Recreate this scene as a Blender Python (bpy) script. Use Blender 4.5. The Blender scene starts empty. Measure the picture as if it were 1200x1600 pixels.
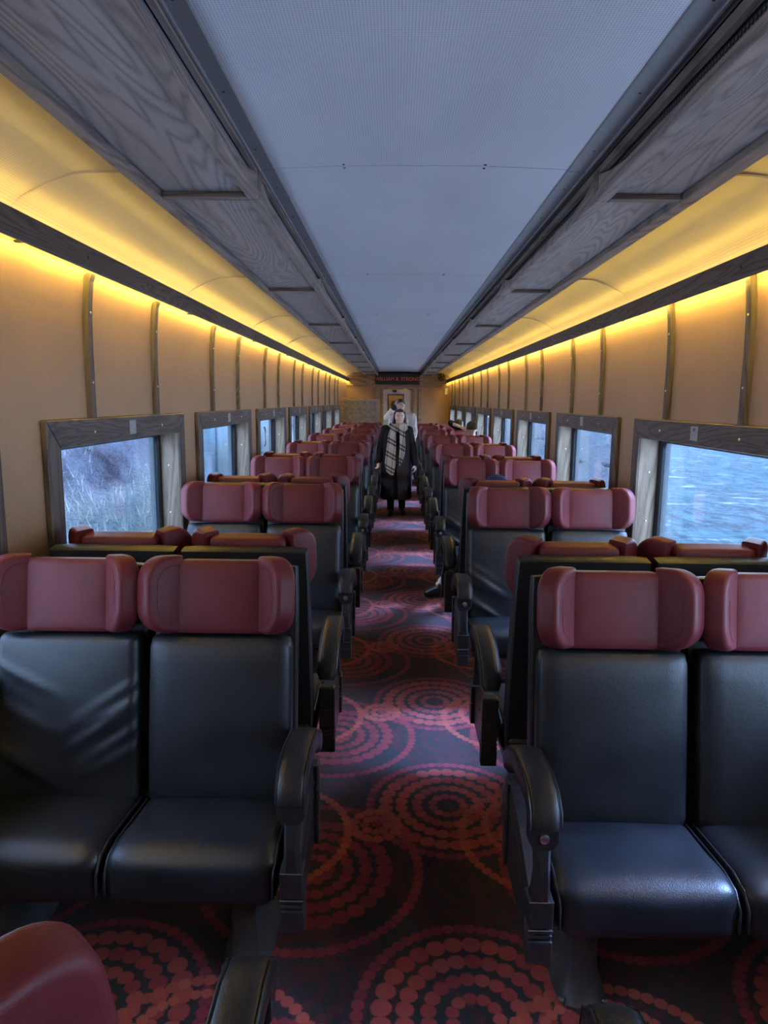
import bpy, bmesh, math, random
from mathutils import Vector, Matrix, noise
random.seed(7)
sc = bpy.context.scene
COL = sc.collection
PI = math.pi

# ------------------------------------------------------------------ camera
F_PX = 1080.0
CAM_H = 1.73
cam_d = bpy.data.cameras.new('camera'); cam = bpy.data.objects.new('camera', cam_d); COL.objects.link(cam)
def cam_axes(vx, vy, roll):
    r = math.radians(roll)
    d = Vector(((vx-600)/F_PX, (vy-800)/F_PX, 1.0)).normalized()
    u = Vector((math.sin(r), -math.cos(r), 0.0)); u = (u - d*u.dot(d)).normalized()
    x = d.cross(u)
    if x.x < 0: x = -x
    return x, d, u
ax, ad, au = cam_axes(618, 627, 0.7)
Rw = Matrix((ax, ad, au))                      # world rows in image axes (right, down, forward)
right = Vector((Rw[0][0], Rw[1][0], Rw[2][0])); down = Vector((Rw[0][1], Rw[1][1], Rw[2][1])); fwd = Vector((Rw[0][2], Rw[1][2], Rw[2][2]))
M3 = Matrix((right, -down, -fwd)).transposed()
cam.matrix_world = Matrix.Translation((0, 0, CAM_H)) @ M3.to_4x4()
cam_d.sensor_fit = 'VERTICAL'; cam_d.sensor_height = 36.0; cam_d.lens = F_PX/1600*36.0
cam_d.clip_start = 0.02; cam_d.clip_end = 400
sc.camera = cam

# ------------------------------------------------------------------ world, light, exposure
W = bpy.data.worlds.new('world'); sc.world = W; W.use_nodes = True
wn = W.node_tree; wn.nodes.clear()
w_out = wn.nodes.new('ShaderNodeOutputWorld'); w_bg = wn.nodes.new('ShaderNodeBackground')
w_tc = wn.nodes.new('ShaderNodeTexCoord'); w_sep = wn.nodes.new('ShaderNodeSeparateXYZ'); w_rmp = wn.nodes.new('ShaderNodeValToRGB')
wn.links.new(w_tc.outputs['Generated'], w_sep.inputs[0]); wn.links.new(w_sep.outputs['Z'], w_rmp.inputs[0])
w_rmp.color_ramp.elements[0].position = 0.0; w_rmp.color_ramp.elements[0].color = (0.43, 0.66, 1.0, 1)
w_rmp.color_ramp.elements[1].position = 0.7; w_rmp.color_ramp.elements[1].color = (0.25, 0.48, 1.0, 1)
wn.links.new(w_rmp.outputs[0], w_bg.inputs['Color']); w_bg.inputs['Strength'].default_value = 12.0
wn.links.new(w_bg.outputs[0], w_out.inputs['Surface'])
sc.view_settings.view_transform = 'Standard'; sc.view_settings.look = 'None'
sc.view_settings.gamma = 1.0; sc.view_settings.use_curve_mapping = False
sc.view_settings.exposure = 0.0
FILL_L, FILL_R = 11.0, 17.0                        # power of the fill lamp added at each window, left and right
LED_UP, LED_DOWN = 14.5, 100.0

sun_d = bpy.data.lights.new('sky_glow', 'SUN'); sun_d.energy = 22.0; sun_d.angle = 0.26; sun_d.color = (0.30, 0.47, 1.0)
sun_o = bpy.data.objects.new('sky_glow', sun_d); COL.objects.link(sun_o)
sun_o.rotation_euler = Vector((-1.0, -0.05, -0.95)).to_track_quat('-Z', 'Y').to_euler()

# ------------------------------------------------------------------ layout numbers
XL, XR = -1.37, 1.495                           # wall faces
XC = 0.0625
P = 2.08                                        # bay length: windows, seats, ceiling panels
Y0, Y1 = -2.2, 19.7
ZC = 2.53
WIN_L0, WIN_R0 = 2.66, 2.555                    # near edge of window casing, bay 0
WIN_W = 1.76
ZT, ZB = 1.642, 0.72                            # casing top and bottom

# ------------------------------------------------------------------ helpers
class MB:
    def __init__(s): s.v = []; s.f = []; s.mi = []; s.m = 0
    def add(s, vs, fs, M=None):
        o = len(s.v)
        for p in vs:
            s.v.append(tuple(M @ Vector(p)) if M is not None else tuple(p))
        for f in fs: s.f.append(tuple(i+o for i in f)); s.mi.append(s.m)
        return s
    def box(s, x0, x1, y0, y1, z0, z1, M=None):
        vs = [(x0,y0,z0),(x1,y0,z0),(x1,y1,z0),(x0,y1,z0),(x0,y0,z1),(x1,y0,z1),(x1,y1,z1),(x0,y1,z1)]
        return s.add(vs, [(0,3,2,1),(4,5,6,7),(0,1,5,4),(1,2,6,5),(2,3,7,6),(3,0,4,7)], M)
    def prism(s, pts, a, b, axis='x', M=None):
        """polygon pts (2-D) extruded along axis from a to b"""
        n = len(pts)
        def mk(p, t):
            if axis == 'x': return (t, p[0], p[1])
            if axis == 'y': return (p[0], t, p[1])
            return (p[0], p[1], t)
        vs = [mk(p, a) for p in pts] + [mk(p, b) for p in pts]
        fs = [(i, (i+1) % n, n+(i+1) % n, n+i) for i in range(n)]
        fs += [tuple(range(n-1, -1, -1)), tuple(range(n, 2*n))]
        return s.add(vs, fs, M)
    def slab(s, pts, t, r, M=None, k=3):
        """convex outline in local XY, thickness t along Z, rounded rim r"""
        n = len(pts)
        nor = []
        for i in range(n):
            a = Vector(pts[i-1]); b = Vector(pts[i]); c = Vector(pts[(i+1) % n])
            e1 = (b-a).normalized(); e2 = (c-b).normalized()
            m = (Vector((e1.y, -e1.x)) + Vector((e2.y, -e2.x)))
            nor.append(m.normalized() if m.length > 1e-6 else Vector((e1.y, -e1.x)))
        rings = []
        for j in range(k+1):
            a = PI/2*j/k; rings.append((r*(1-math.sin(a)), -t/2 + r*(1-math.cos(a))))
        rings += [(i, -z) for i, z in reversed(rings)]
        vs = []
        for ins, z in rings:
            for p, m in zip(pts, nor): vs.append((p[0]-m.x*ins, p[1]-m.y*ins, z))
        fs = []
        L = len(rings)
        for j in range(L-1):
            for i in range(n):
                i2 = (i+1) % n
                fs.append((j*n+i, j*n+i2, (j+1)*n+i2, (j+1)*n+i))
        fs.append(tuple(range(n-1, -1, -1))); fs.append(tuple((L-1)*n+i for i in range(n)))
        return s.add(vs, fs, M)
    def cushion(s, sx, sy, sz, r, M=None, n=8, puff=(0, 0, 0), fn=None):
        """rounded upholstered block, optionally puffed; fn(x,y,z)->(x,y,z)"""
        hx, hy, hz = sx/2, sy/2, sz/2
        idx = {}; vs = []; fs = []
        def vid(i, j, k):
            key = (i, j, k)
            if key in idx: return idx[key]
            def g(t, h):
                u = t/n*2-1
                return h*math.sin(u*PI/2)*0.35 + h*u*0.65
            p = Vector((g(i, hx), g(j, hy), g(k, hz)))
            q = Vector((max(-hx+r, min(hx-r, p.x)), max(-hy+r, min(hy-r, p.y)), max(-hz+r, min(hz-r, p.z))))
            d = p-q
            if d.length > 1e-9: p = q + d.normalized()*min(r, d.length) if d.length > r else q + d
            fx, fy, fz = max(0, 1-(p.x/hx)**2), max(0, 1-(p.y/hy)**2), max(0, 1-(p.z/hz)**2)
            p.x += math.copysign(1, p.x)*puff[0]*fy*fz*abs(p.x/hx)
            p.y += math.copysign(1, p.y)*puff[1]*fx*fz*abs(p.y/hy)
            p.z += math.copysign(1, p.z)*puff[2]*fx*fy*abs(p.z/hz)
            if fn: p = Vector(fn(p.x, p.y, p.z))
            idx[key] = len(vs); vs.append(tuple(p)); return idx[key]
        for a in range(n):
            for b in range(n):
                fs.append((vid(a,b,0), vid(a,b+1,0), vid(a+1,b+1,0), vid(a+1,b,0)))
                fs.append((vid(a,b,n), vid(a+1,b,n), vid(a+1,b+1,n), vid(a,b+1,n)))
                fs.append((vid(a,0,b), vid(a+1,0,b), vid(a+1,0,b+1), vid(a,0,b+1)))
                fs.append((vid(a,n,b), vid(a,n,b+1), vid(a+1,n,b+1), vid(a+1,n,b)))
                fs.append((vid(0,a,b), vid(0,a,b+1), vid(0,a+1,b+1), vid(0,a+1,b)))
                fs.append((vid(n,a,b), vid(n,a+1,b), vid(n,a+1,b+1), vid(n,a,b+1)))
        return s.add(vs, fs, M)
    def loft(s, secs, M=None, cap=True, closed=True):
        n = len(secs[0]); vs = [p for q in secs for p in q]; fs = []
        for j in range(len(secs)-1):
            for i in range(n if closed else n-1):
                i2 = (i+1) % n
                fs.append((j*n+i, j*n+i2, (j+1)*n+i2, (j+1)*n+i))
        if cap and closed:
            fs.append(tuple(range(n-1, -1, -1))); fs.append(tuple((len(secs)-1)*n+i for i in range(n)))
        return s.add(vs, fs, M)
    def tube(s, path, rad, n=8, M=None, flat=1.0):
        path = [Vector(p) for p in path]; secs = []
        up = Vector((0, 0, 1))
        for i, p in enumerate(path):
            t = (path[min(i+1, len(path)-1)] - path[max(i-1, 0)]).normalized()
            a = t.cross(up)
            if a.length < 1e-3: a = t.cross(Vector((0, 1, 0)))
            a.normalize(); b = a.cross(t).normalized()
            r = rad[i] if isinstance(rad, (list, tuple)) else rad
            secs.append([tuple(p + a*math.cos(2*PI*k/n)*r + b*math.sin(2*PI*k/n)*r*flat) for k in range(n)])
        return s.loft(secs, M)
    def ball(s, c, r, nu=14, nv=9, M=None):
        rx, ry, rz = r if isinstance(r, (tuple, list)) else (r, r, r)
        vs = [(c[0], c[1], c[2]-rz)]
        for j in range(1, nv):
            a = -PI/2 + PI*j/nv
            for i in range(nu):
                b = 2*PI*i/nu
                vs.append((c[0]+rx*math.cos(a)*math.cos(b), c[1]+ry*math.cos(a)*math.sin(b), c[2]+rz*math.sin(a)))
        vs.append((c[0], c[1], c[2]+rz)); fs = []
        for i in range(nu): fs.append((0, 1+(i+1) % nu, 1+i))
        for j in range(nv-2):
            for i in range(nu):
                a, b = 1+j*nu+i, 1+j*nu+(i+1) % nu
                fs.append((a, b, b+nu, a+nu))
        e = len(vs)-1; o = 1+(nv-2)*nu
        for i in range(nu): fs.append((o+i, o+(i+1) % nu, e))
        return s.add(vs, fs, M)
    def limb(s, a, b, ra, rb, n=12):
        """tapered capsule"""
        a = Vector(a); b = Vector(b); t = (b-a).normalized()
        u = t.cross(Vector((0, 0, 1)))
        if u.length < 1e-3: u = Vector((1, 0, 0))
        u.normalize(); w = t.cross(u); secs = []
        for k in range(1, 5):
            an = -PI/2 + PI/2*k/4
            secs.append((a + t*ra*math.sin(an), ra*math.cos(an)))
        for k in range(0, 4):
            an = PI/2*k/4
            secs.append((b + t*rb*math.sin(an), rb*math.cos(an)))
        return s.loft([[tuple(c + u*math.cos(2*PI*i/n)*r + w*math.sin(2*PI*i/n)*r) for i in range(n)] for c, r in secs])
    def mesh(s, name, mats, smooth=None, bevel=0.0, bseg=1):
        me = bpy.data.meshes.new(name); me.from_pydata(s.v, [], s.f)
        bm = bmesh.new(); bm.from_mesh(me)
        if bevel > 0:
            for i, f in enumerate(bm.faces): f.material_index = s.mi[i]
            bmesh.ops.bevel(bm, geom=[e for e in bm.edges if len(e.link_faces) == 2 and e.calc_face_angle(0) > 0.5], offset=bevel, segments=bseg, affect='EDGES', profile=0.5)
        else:
            for i, f in enumerate(bm.faces): f.material_index = s.mi[i]
        bmesh.ops.recalc_face_normals(bm, faces=bm.faces)
        bm.to_mesh(me); bm.free()
        if not isinstance(mats, (list, tuple)): mats = [mats]
        for m in mats: me.materials.append(m)
        if smooth is not None:
            for p in me.polygons: p.use_smooth = True
            me.set_sharp_from_angle(angle=math.radians(smooth))
        return me
    def build(s, name, mats, parent=None, smooth=None, bevel=0.0, bseg=1, loc=None):
        o = bpy.data.objects.new(name, s.mesh(name, mats, smooth, bevel, bseg)); COL.objects.link(o)
        if parent: o.parent = parent
        if loc: o.location = loc
        return o

def put(name, me, parent=None, loc=None, rotz=0):
    o = bpy.data.objects.new(name, me); COL.objects.link(o)
    if parent: o.parent = parent
    if loc: o.location = loc
    if rotz: o.rotation_euler.z = rotz
    return o
def empty(name, loc=(0, 0, 0), rotz=0.0, kind=None):
    o = bpy.data.objects.new(name, None); COL.objects.link(o); o.location = loc; o.rotation_euler = (0, 0, rotz)
    o.empty_display_size = 0.1
    if kind: o['kind'] = kind
    return o
def tag(o, label, cat, group=None):
    o['label'] = label; o['category'] = cat
    if group: o['group'] = group
    return o

# ------------------------------------------------------------------ materials
def new_mat(name):
    m = bpy.data.materials.new(name); m.use_nodes = True
    return m, m.node_tree, m.node_tree.nodes['Principled BSDF']
class NT:
    """small node helper"""
    def __init__(s, nt): s.nt = nt
    def n(s, t, **k):
        q = s.nt.nodes.new(t)
        for a, b in k.items(): setattr(q, a, b)
        return q
    def l(s, a, b): s.nt.links.new(a, b)
    def math(s, op, a, b=None, c=None, clamp=False):
        q = s.n('ShaderNodeMath', operation=op); q.use_clamp = clamp
        for i, v in enumerate((a, b, c)):
            if v is None: continue
            if isinstance(v, (int, float)): q.inputs[i].default_value = v
            else: s.l(v, q.inputs[i])
        return q.outputs[0]
    def coord(s, scale=(1, 1, 1), kind='Object', rot=(0, 0, 0)):
        tc = s.n('ShaderNodeTexCoord'); mp = s.n('ShaderNodeMapping'); mp.inputs['Scale'].default_value = scale
        mp.inputs['Rotation'].default_value = rot
        s.l(tc.outputs[kind], mp.inputs[0]); return mp.outputs[0]
    def noise(s, v, scale=5, detail=3, rough=0.5, dist=0.0):
        q = s.n('ShaderNodeTexNoise'); q.inputs['Scale'].default_value = scale; q.inputs['Detail'].default_value = detail
        q.inputs['Roughness'].default_value = rough; q.inputs['Distortion'].default_value = dist
        if v is not None: s.l(v, q.inputs['Vector'])
        return q.outputs['Fac']
    def ramp(s, fac, stops):
        q = s.n('ShaderNodeValToRGB'); e = q.color_ramp.elements
        while len(e) < len(stops): e.new(0.5)
        for i, (p, c) in enumerate(stops): e[i].position = p; e[i].color = (*c, 1)
        s.l(fac, q.inputs[0]); return q.outputs[0]
    def mix(s, fac, a, b, blend='MIX'):
        q = s.n('ShaderNodeMix', data_type='RGBA', blend_type=blend)
        if isinstance(fac, (int, float)): q.inputs[0].default_value = fac
        else: s.l(fac, q.inputs[0])
        for i, v in ((6, a), (7, b)):
            if isinstance(v, tuple): q.inputs[i].default_value = (*v, 1)
            else: s.l(v, q.inputs[i])
        return q.outputs[2]
    def bump(s, h, strength=0.3, dist=0.01, bsdf=None):
        q = s.n('ShaderNodeBump'); q.inputs['Strength'].default_value = strength; q.inputs['Distance'].default_value = dist
        s.l(h, q.inputs['Height'])
        if bsdf: s.l(q.outputs[0], bsdf.inputs['Normal'])
        return q.outputs[0]

def plain(name, col, rough=0.5, metal=0.0, spec=0.5, var=0.12, scale=30, bump=0.0):
    m, nt, b = new_mat(name); t = NT(nt)
    f = t.noise(t.coord(), scale, 4)
    c = t.ramp(f, [(0.3, tuple(x*(1-var) for x in col)), (0.7, tuple(min(1, x*(1+var)) for x in col))])
    t.l(c, b.inputs['Base Color']); b.inputs['Roughness'].default_value = rough; b.inputs['Metallic'].default_value = metal
    b.inputs['Specular IOR Level'].default_value = spec
    if bump: t.bump(f, bump, 0.004, b)
    return m
def leather(name, col, rough=0.42, grain=260, spec=0.5, wear=(0, 0, 0)):
    m, nt, b = new_mat(name); t = NT(nt); v = t.coord()
    big = t.noise(v, 7, 4); fine = t.n('ShaderNodeTexVoronoi'); fine.inputs['Scale'].default_value = grain; t.l(v, fine.inputs['Vector'])
    c = t.ramp(big, [(0.3, tuple(x*0.82 for x in col)), (0.7, tuple(x*1.15+w for x, w in zip(col, wear)))])
    t.l(c, b.inputs['Base Color'])
    r = t.math('MULTIPLY_ADD', big, 0.22, rough-0.11); t.l(r, b.inputs['Roughness'])
    b.inputs['Specular IOR Level'].default_value = spec
    h = t.math('ADD', t.math('MULTIPLY', fine.outputs['Distance'], 0.35), t.math('MULTIPLY', t.noise(v, 14, 3), 1.2))
    t.bump(h, 0.16, 0.006, b)
    return m
def wood(name, dark, light, axis='y', freq=26, rough=0.55, scale=1.0, spec=0.4):
    m, nt, b = new_mat(name); t = NT(nt)
    a = {'x': (1.1, 9, 9), 'y': (9, 1.1, 9), 'z': (9, 9, 1.1)}[axis]
    v = t.coord(tuple(k*scale for k in a)); nz = t.noise(v, 0.42, 3, 0.42, 0.7)
    band = t.math('SINE', t.math('MULTIPLY', nz, freq*PI*1.5))
    band = t.math('POWER', t.math('MULTIPLY_ADD', band, 0.5, 0.5), 0.6)
    v2 = t.coord(tuple(k*scale*5 for k in a)); fine = t.noise(v2, 2.2, 3, 0.6); amp = t.noise(v, 0.8, 2)
    f = t.math('MULTIPLY_ADD', band, t.math('MULTIPLY', amp, 0.95), t.math('MULTIPLY_ADD', fine, 0.60, -0.08))
    c = t.ramp(f, [(0.1, dark), (0.55, tuple((p*0.35+q*0.65) for p, q in zip(dark, light))), (0.95, light)])
    t.l(c, b.inputs['Base Color']); b.inputs['Roughness'].default_value = rough; b.inputs['Specular IOR Level'].default_value = spec
    t.bump(f, 0.25, 0.003, b)
    return m
def perforated(name, col, axes=('X', 'Y'), pitch=0.0075, rough=0.45, spec=0.5, hole=0.55):
    m, nt, b = new_mat(name); t = NT(nt)
    tc = t.n('ShaderNodeTexCoord'); sp = t.n('ShaderNodeSeparateXYZ'); t.l(tc.outputs['Object'], sp.inputs[0])
    u = t.math('SUBTRACT', t.math('FRACT', t.math('DIVIDE', sp.outputs[axes[0]], pitch)), 0.5)
    w = t.math('SUBTRACT', t.math('FRACT', t.math('DIVIDE', sp.outputs[axes[1]], pitch)), 0.5)
    d = t.math('SQRT', t.math('ADD', t.math('MULTIPLY', u, u), t.math('MULTIPLY', w, w)))
    h = t.math('SUBTRACT', 1.0, t.math('DIVIDE', t.math('SUBTRACT', d, 0.20), 0.12, clamp=True), clamp=True)
    big = t.noise(t.coord((1.2, 0.5, 1)), 2.2, 4)
    base = t.ramp(big, [(0.3, tuple(x*0.9 for x in col)), (0.7, tuple(x*1.06 for x in col))])
    c = t.mix(t.math('MULTIPLY', h, hole), base, tuple(x*0.25 for x in col))
    t.l(c, b.inputs['Base Color']); b.inputs['Roughness'].default_value = rough; b.inputs['Specular IOR Level'].default_value = spec
    t.bump(t.math('ADD', t.math('MULTIPLY', h, -0.5), t.math('MULTIPLY', t.noise(t.coord((0.8, 3, 1)), 3, 2), 2.0)), 0.2, 0.006, b)
    return m
def emit(name, col, s):
    m = bpy.data.materials.new(name); m.use_nodes = True; nt = m.node_tree; nt.nodes.clear()
    o = nt.nodes.new('ShaderNodeOutputMaterial'); e = nt.nodes.new('ShaderNodeEmission')
    e.inputs[0].default_value = (*col, 1); e.inputs[1].default_value = s; nt.links.new(e.outputs[0], o.inputs[0]); return m

M = {}
M['black'] = leather('black_leather', (0.0085, 0.0098, 0.0125), 0.42, 260, 0.42)
M['red'] = leather('burgundy_leather', (0.100, 0.0150, 0.0195), 0.50, 320, 0.26)
M['shell'] = leather('black_shell_vinyl', (0.007, 0.0075, 0.009), 0.45, 300)
M['arm'] = leather('armrest_vinyl', (0.009, 0.0095, 0.011), 0.38, 400, 0.35)
M['metal_black'] = plain('worn_black_metal', (0.018, 0.018, 0.020), 0.38, 0.2, 0.5, 0.4, 60)
M['worn'] = plain('worn_edge_metal', (0.10, 0.09, 0.085), 0.4, 0.5, 0.5, 0.5, 90)
M['pedestal'] = plain('dusty_pedestal', (0.040, 0.040, 0.038), 0.5, 0.1, 0.4, 0.35, 14)
M['steel'] = plain('bright_steel', (0.62, 0.60, 0.56), 0.3, 1.0, 0.5, 0.1)
M['brass'] = plain('brass_stud', (0.75, 0.60, 0.38), 0.28, 1.0, 0.5, 0.1)
M['wood_y'] = wood('oak_grey_along', (0.030, 0.022, 0.020), (0.125, 0.100, 0.088), 'y', 34)
M['wood_z'] = wood('oak_grey_upright', (0.035, 0.025, 0.021), (0.135, 0.108, 0.090), 'z', 34)
M['wood_x'] = wood('oak_grey_across', (0.060, 0.042, 0.034), (0.22, 0.175, 0.150), 'x', 30)
M['jamb'] = wood('oak_jamb', (0.075, 0.050, 0.030), (0.26, 0.195, 0.13), 'z', 30)
M['ply'] = wood('oak_plywood', (0.095, 0.080, 0.076), (0.27, 0.245, 0.24), 'y', 46, 0.42, 0.75)
M['rail'] = wood('oak_rail', (0.10, 0.078, 0.064), (0.29, 0.245, 0.215), 'y', 20, 0.5)
M['end_wood'] = wood('oak_end_wall', (0.16, 0.105, 0.06), (0.36, 0.25, 0.15), 'x', 18)
M['ceil'] = perforated('grey_perforated_ceiling', (0.58, 0.61, 0.67), ('X', 'Y'), 0.0075, 0.38, 0.5)
M['trim'] = plain('grey_painted_trim', (0.20, 0.20, 0.215), 0.55, 0, 0.4, 0.06)
M['cove'] = perforated('cream_perforated_cove', (0.64, 0.54, 0.36), ('X', 'Y'), 0.0085, 0.30, 0.6, 0.4)
M['duct'] = plain('grey_brown_duct', (0.30, 0.27, 0.24), 0.6)
M['gasket'] = plain('black_rubber', (0.012, 0.012, 0.013), 0.5)
M['dark'] = plain('dark_void', (0.02, 0.02, 0.022), 0.8)
M['led'] = emit('warm_led', (1.0, 0.68, 0.12), LED_UP); M['led_down'] = emit('warm_led_down', (1.0, 0.66, 0.10), LED_DOWN)
M['plate'] = plain('brushed_plate', (0.26, 0.27, 0.28), 0.4, 0.0, 0.5, 0.2, 80)
M['shell_out'] = plain('car_body', (0.2, 0.2, 0.2), 0.6)
# wall lining: tan woven laminate
def lining(name, col):
    m, nt, b = new_mat(name); t = NT(nt)
    f = t.noise(t.coord((40, 40, 6)), 4, 4, 0.6); g = t.noise(t.coord(), 2.5, 3)
    c = t.ramp(t.math('MULTIPLY_ADD', g, 0.5, t.math('MULTIPLY', f, 0.5)), [(0.3, tuple(x*0.88 for x in col)), (0.7, tuple(x*1.08 for x in col))])
    t.l(c, b.inputs['Base Color']); b.inputs['Roughness'].default_value = 0.5; b.inputs['Specular IOR Level'].default_value = 0.35
    t.bump(t.noise(t.coord((30, 30, 12)), 3, 4), 0.12, 0.004, b); return m
M['wall'] = lining('tan_wall_lining', (0.37, 0.232, 0.125))
# woven rattan-like panel of the partition
def herring(name):
    m, nt, b = new_mat(name); t = NT(nt)
    tc = t.n('ShaderNodeTexCoord'); sp = t.n('ShaderNodeSeparateXYZ'); t.l(tc.outputs['Object'], sp.inputs[0])
    x = t.math('PINGPONG', sp.outputs['X'], 0.12); k = t.math('SINE', t.math('MULTIPLY', t.math('ADD', t.math('MULTIPLY', x, 1.4), sp.outputs['Z']), 150.0))
    f = t.math('MULTIPLY_ADD', k, 0.3, t.noise(t.coord((1, 1, 1)), 12, 4))
    c = t.ramp(f, [(0.2, (0.09, 0.07, 0.05)), (0.8, (0.30, 0.24, 0.18))]); t.l(c, b.inputs['Base Color']); b.inputs['Roughness'].default_value = 0.6
    t.bump(k, 0.3, 0.004, b); return m
M['herring'] = herring('woven_panel')
# glass
def glass_mat():
    m = bpy.data.materials.new('window_glass'); m.use_nodes = True; nt = m.node_tree; nt.nodes.clear(); t = NT(nt)
    o = t.n('ShaderNodeOutputMaterial'); mx = t.n('ShaderNodeMixShader'); tr = t.n('ShaderNodeBsdfTransparent'); gl = t.n('ShaderNodeBsdfGlossy'); fr = t.n('ShaderNodeFresnel')
    tr.inputs[0].default_value = (0.93, 0.96, 0.97, 1); gl.inputs['Roughness'].default_value = 0.02; fr.inputs[0].default_value = 1.35
    t.l(t.math('MULTIPLY', fr.outputs[0], 0.6), mx.inputs[0]); t.l(tr.outputs[0], mx.inputs[1]); t.l(gl.outputs[0], mx.inputs[2]); t.l(mx.outputs[0], o.inputs[0]); return m
M['glass'] = glass_mat()

# carpet: strings of tufted dots in concentric rings, repeated in a tile
def carpet_mat():
    TX, TY = 1.12, 1.05
    g = bpy.data.node_groups.new('dot_rings', 'ShaderNodeTree')
    for nm in ('X', 'Y', 'CX', 'CY', 'DR', 'NMax', 'Rad', 'KMin'): g.interface.new_socket(nm, in_out='INPUT', socket_type='NodeSocketFloat')
    for nm in ('Mask', 'Rand'): g.interface.new_socket(nm, in_out='OUTPUT', socket_type='NodeSocketFloat')
    t = NT(g); gi = t.n('NodeGroupInput'); go = t.n('NodeGroupOutput'); I = gi.outputs
    def wrap(a, c, T):
        d = t.math('DIVIDE', t.math('SUBTRACT', a, c), T)
        return t.math('MULTIPLY', t.math('SUBTRACT', t.math('FRACT', t.math('ADD', d, 100.5)), 0.5), T)
    x = wrap(I['X'], I['CX'], TX); y = wrap(I['Y'], I['CY'], TY)
    r = t.math('SQRT', t.math('ADD', t.math('MULTIPLY', x, x), t.math('MULTIPLY', y, y)))
    th = t.math('ARCTAN2', y, x)
    k = t.math('ROUND', t.math('DIVIDE', r, I['DR']))
    inr = t.math('MULTIPLY', t.math('LESS_THAN', k, t.math('ADD', I['NMax'], 0.5)), t.math('GREATER_THAN', k, t.math('SUBTRACT', I['KMin'], 0.5)))
    rk = t.math('MULTIPLY', k, I['DR'])
    rad = t.math('MULTIPLY', I['Rad'], t.math('MULTIPLY_ADD', k, 0.13, 0.62))
    n = t.math('MAXIMUM', t.math('ROUND', t.math('DIVIDE', t.math('MULTIPLY', rk, 2*PI), t.math('MULTIPLY', rad, 1.9))), 3.0)
    q = t.math('MULTIPLY', t.math('DIVIDE', th, 2*PI), n)
    qi = t.math('ROUND', q); dq = t.math('SUBTRACT', q, qi)
    dt = t.math('MULTIPLY', t.math('DIVIDE', dq, n), t.math('MULTIPLY', rk, 2*PI))
    dr = t.math('SUBTRACT', r, rk)
    d = t.math('SQRT', t.math('ADD', t.math('MULTIPLY', dt, dt), t.math('MULTIPLY', dr, dr)))
    tc = t.n('ShaderNodeTexCoord'); nz = t.noise(tc.outputs['Object'], 160, 2)
    d = t.math('ADD', d, t.math('MULTIPLY', t.math('SUBTRACT', nz, 0.5), 0.010))
    mask = t.math('SUBTRACT', 1.0, t.math('DIVIDE', t.math('SUBTRACT', d, t.math('SUBTRACT', rad, 0.002)), 0.004, clamp=True), clamp=True)
    t.l(t.math('MULTIPLY', mask, inr), go.inputs['Mask'])
    wn_ = t.n('ShaderNodeTexWhiteNoise', noise_dimensions='2D'); cv = t.n('ShaderNodeCombineXYZ')
    t.l(t.math('ADD', t.math('ABSOLUTE', qi), t.math('MULTIPLY', I['CX'], 17.0)), cv.inputs[0]); t.l(t.math('ADD', k, t.math('FLOOR', t.math('MULTIPLY', I['CY'], 7.0))), cv.inputs[1])
    t.l(cv.outputs[0], wn_.inputs['Vector']); t.l(wn_.outputs['Value'], go.inputs['Rand'])
    m, nt, b = new_mat('ring_patterned_carpet'); t = NT(nt)
    tc = t.n('ShaderNodeTexCoord'); sp = t.n('ShaderNodeSeparateXYZ'); t.l(tc.outputs['Object'], sp.inputs[0])
    pile = t.noise(tc.outputs['Object'], 420, 2)
    col = t.mix(pile, (0.010, 0.009, 0.012), (0.022, 0.019, 0.024))
    RB, RC, RD, RO = ((0.23, 0.024, 0.026), (0.32, 0.056, 0.042)), ((0.155, 0.015, 0.029), (0.235, 0.024, 0.034)), ((0.036, 0.009, 0.014), (0.058, 0.012, 0.017)), ((0.27, 0.046, 0.034), (0.37, 0.080, 0.052))
    motifs = [(0.31, 2.31, 0.072, 4, 0.026, 1, RD), (-0.26, 2.86, 0.066, 4, 0.026, 1, RD), (0.02, 2.20, 0.30, 1, 0.030, 1, RD),
              (-0.05, 2.62, 0.34, 1, 0.020, 1, RD),
              (-0.292, 2.336, 0.068, 4, 0.027, 1, RC), (-0.292, 2.336, 0.40, 1, 0.026, 1, RC),
              (0.25, 2.765, 0.068, 4, 0.027, 1, RB), (0.25, 2.765, 0.34, 1, 0.026, 1, RC),
              (0.62, 2.55, 0.165, 2, 0.022, 1, RO), (-0.06, 2.615, 0.046, 2, 0.026, 1, RO), (-0.52, 2.62, 0.21, 1, 0.022, 1, RO)]
    for cx, cy, dr_, nm, rd, km, (c0, c1) in motifs:
        q = t.n('ShaderNodeGroup'); q.node_tree = g
        t.l(sp.outputs['X'], q.inputs['X']); t.l(sp.outputs['Y'], q.inputs['Y'])
        for a, v in (('CX', cx), ('CY', cy), ('DR', dr_), ('NMax', nm), ('Rad', rd), ('KMin', km)): q.inputs[a].default_value = v
        cc = t.mix(q.outputs['Rand'], c0, c1)
        col = t.mix(t.math('MULTIPLY', q.outputs['Mask'], t.math('MULTIPLY_ADD', pile, 0.5, 0.62, clamp=True)), col, cc)
    t.l(col, b.inputs['Base Color']); b.inputs['Roughness'].default_value = 0.9; b.inputs['Specular IOR Level'].default_value = 0.15
    b.inputs['Sheen Weight'].default_value = 0.15
    t.bump(pile, 0.5, 0.004, b)
    return m
M['carpet'] = carpet_mat()

# ================================================================== SETTING
# floor
fl = MB().box(XL-0.12, XR+0.12, Y0, Y1, -0.08, 0.0).build('floor', M['carpet']); fl['kind'] = 'structure'
XSL, XSR = XL-0.15, XR+0.15                     # outer skin

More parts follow.
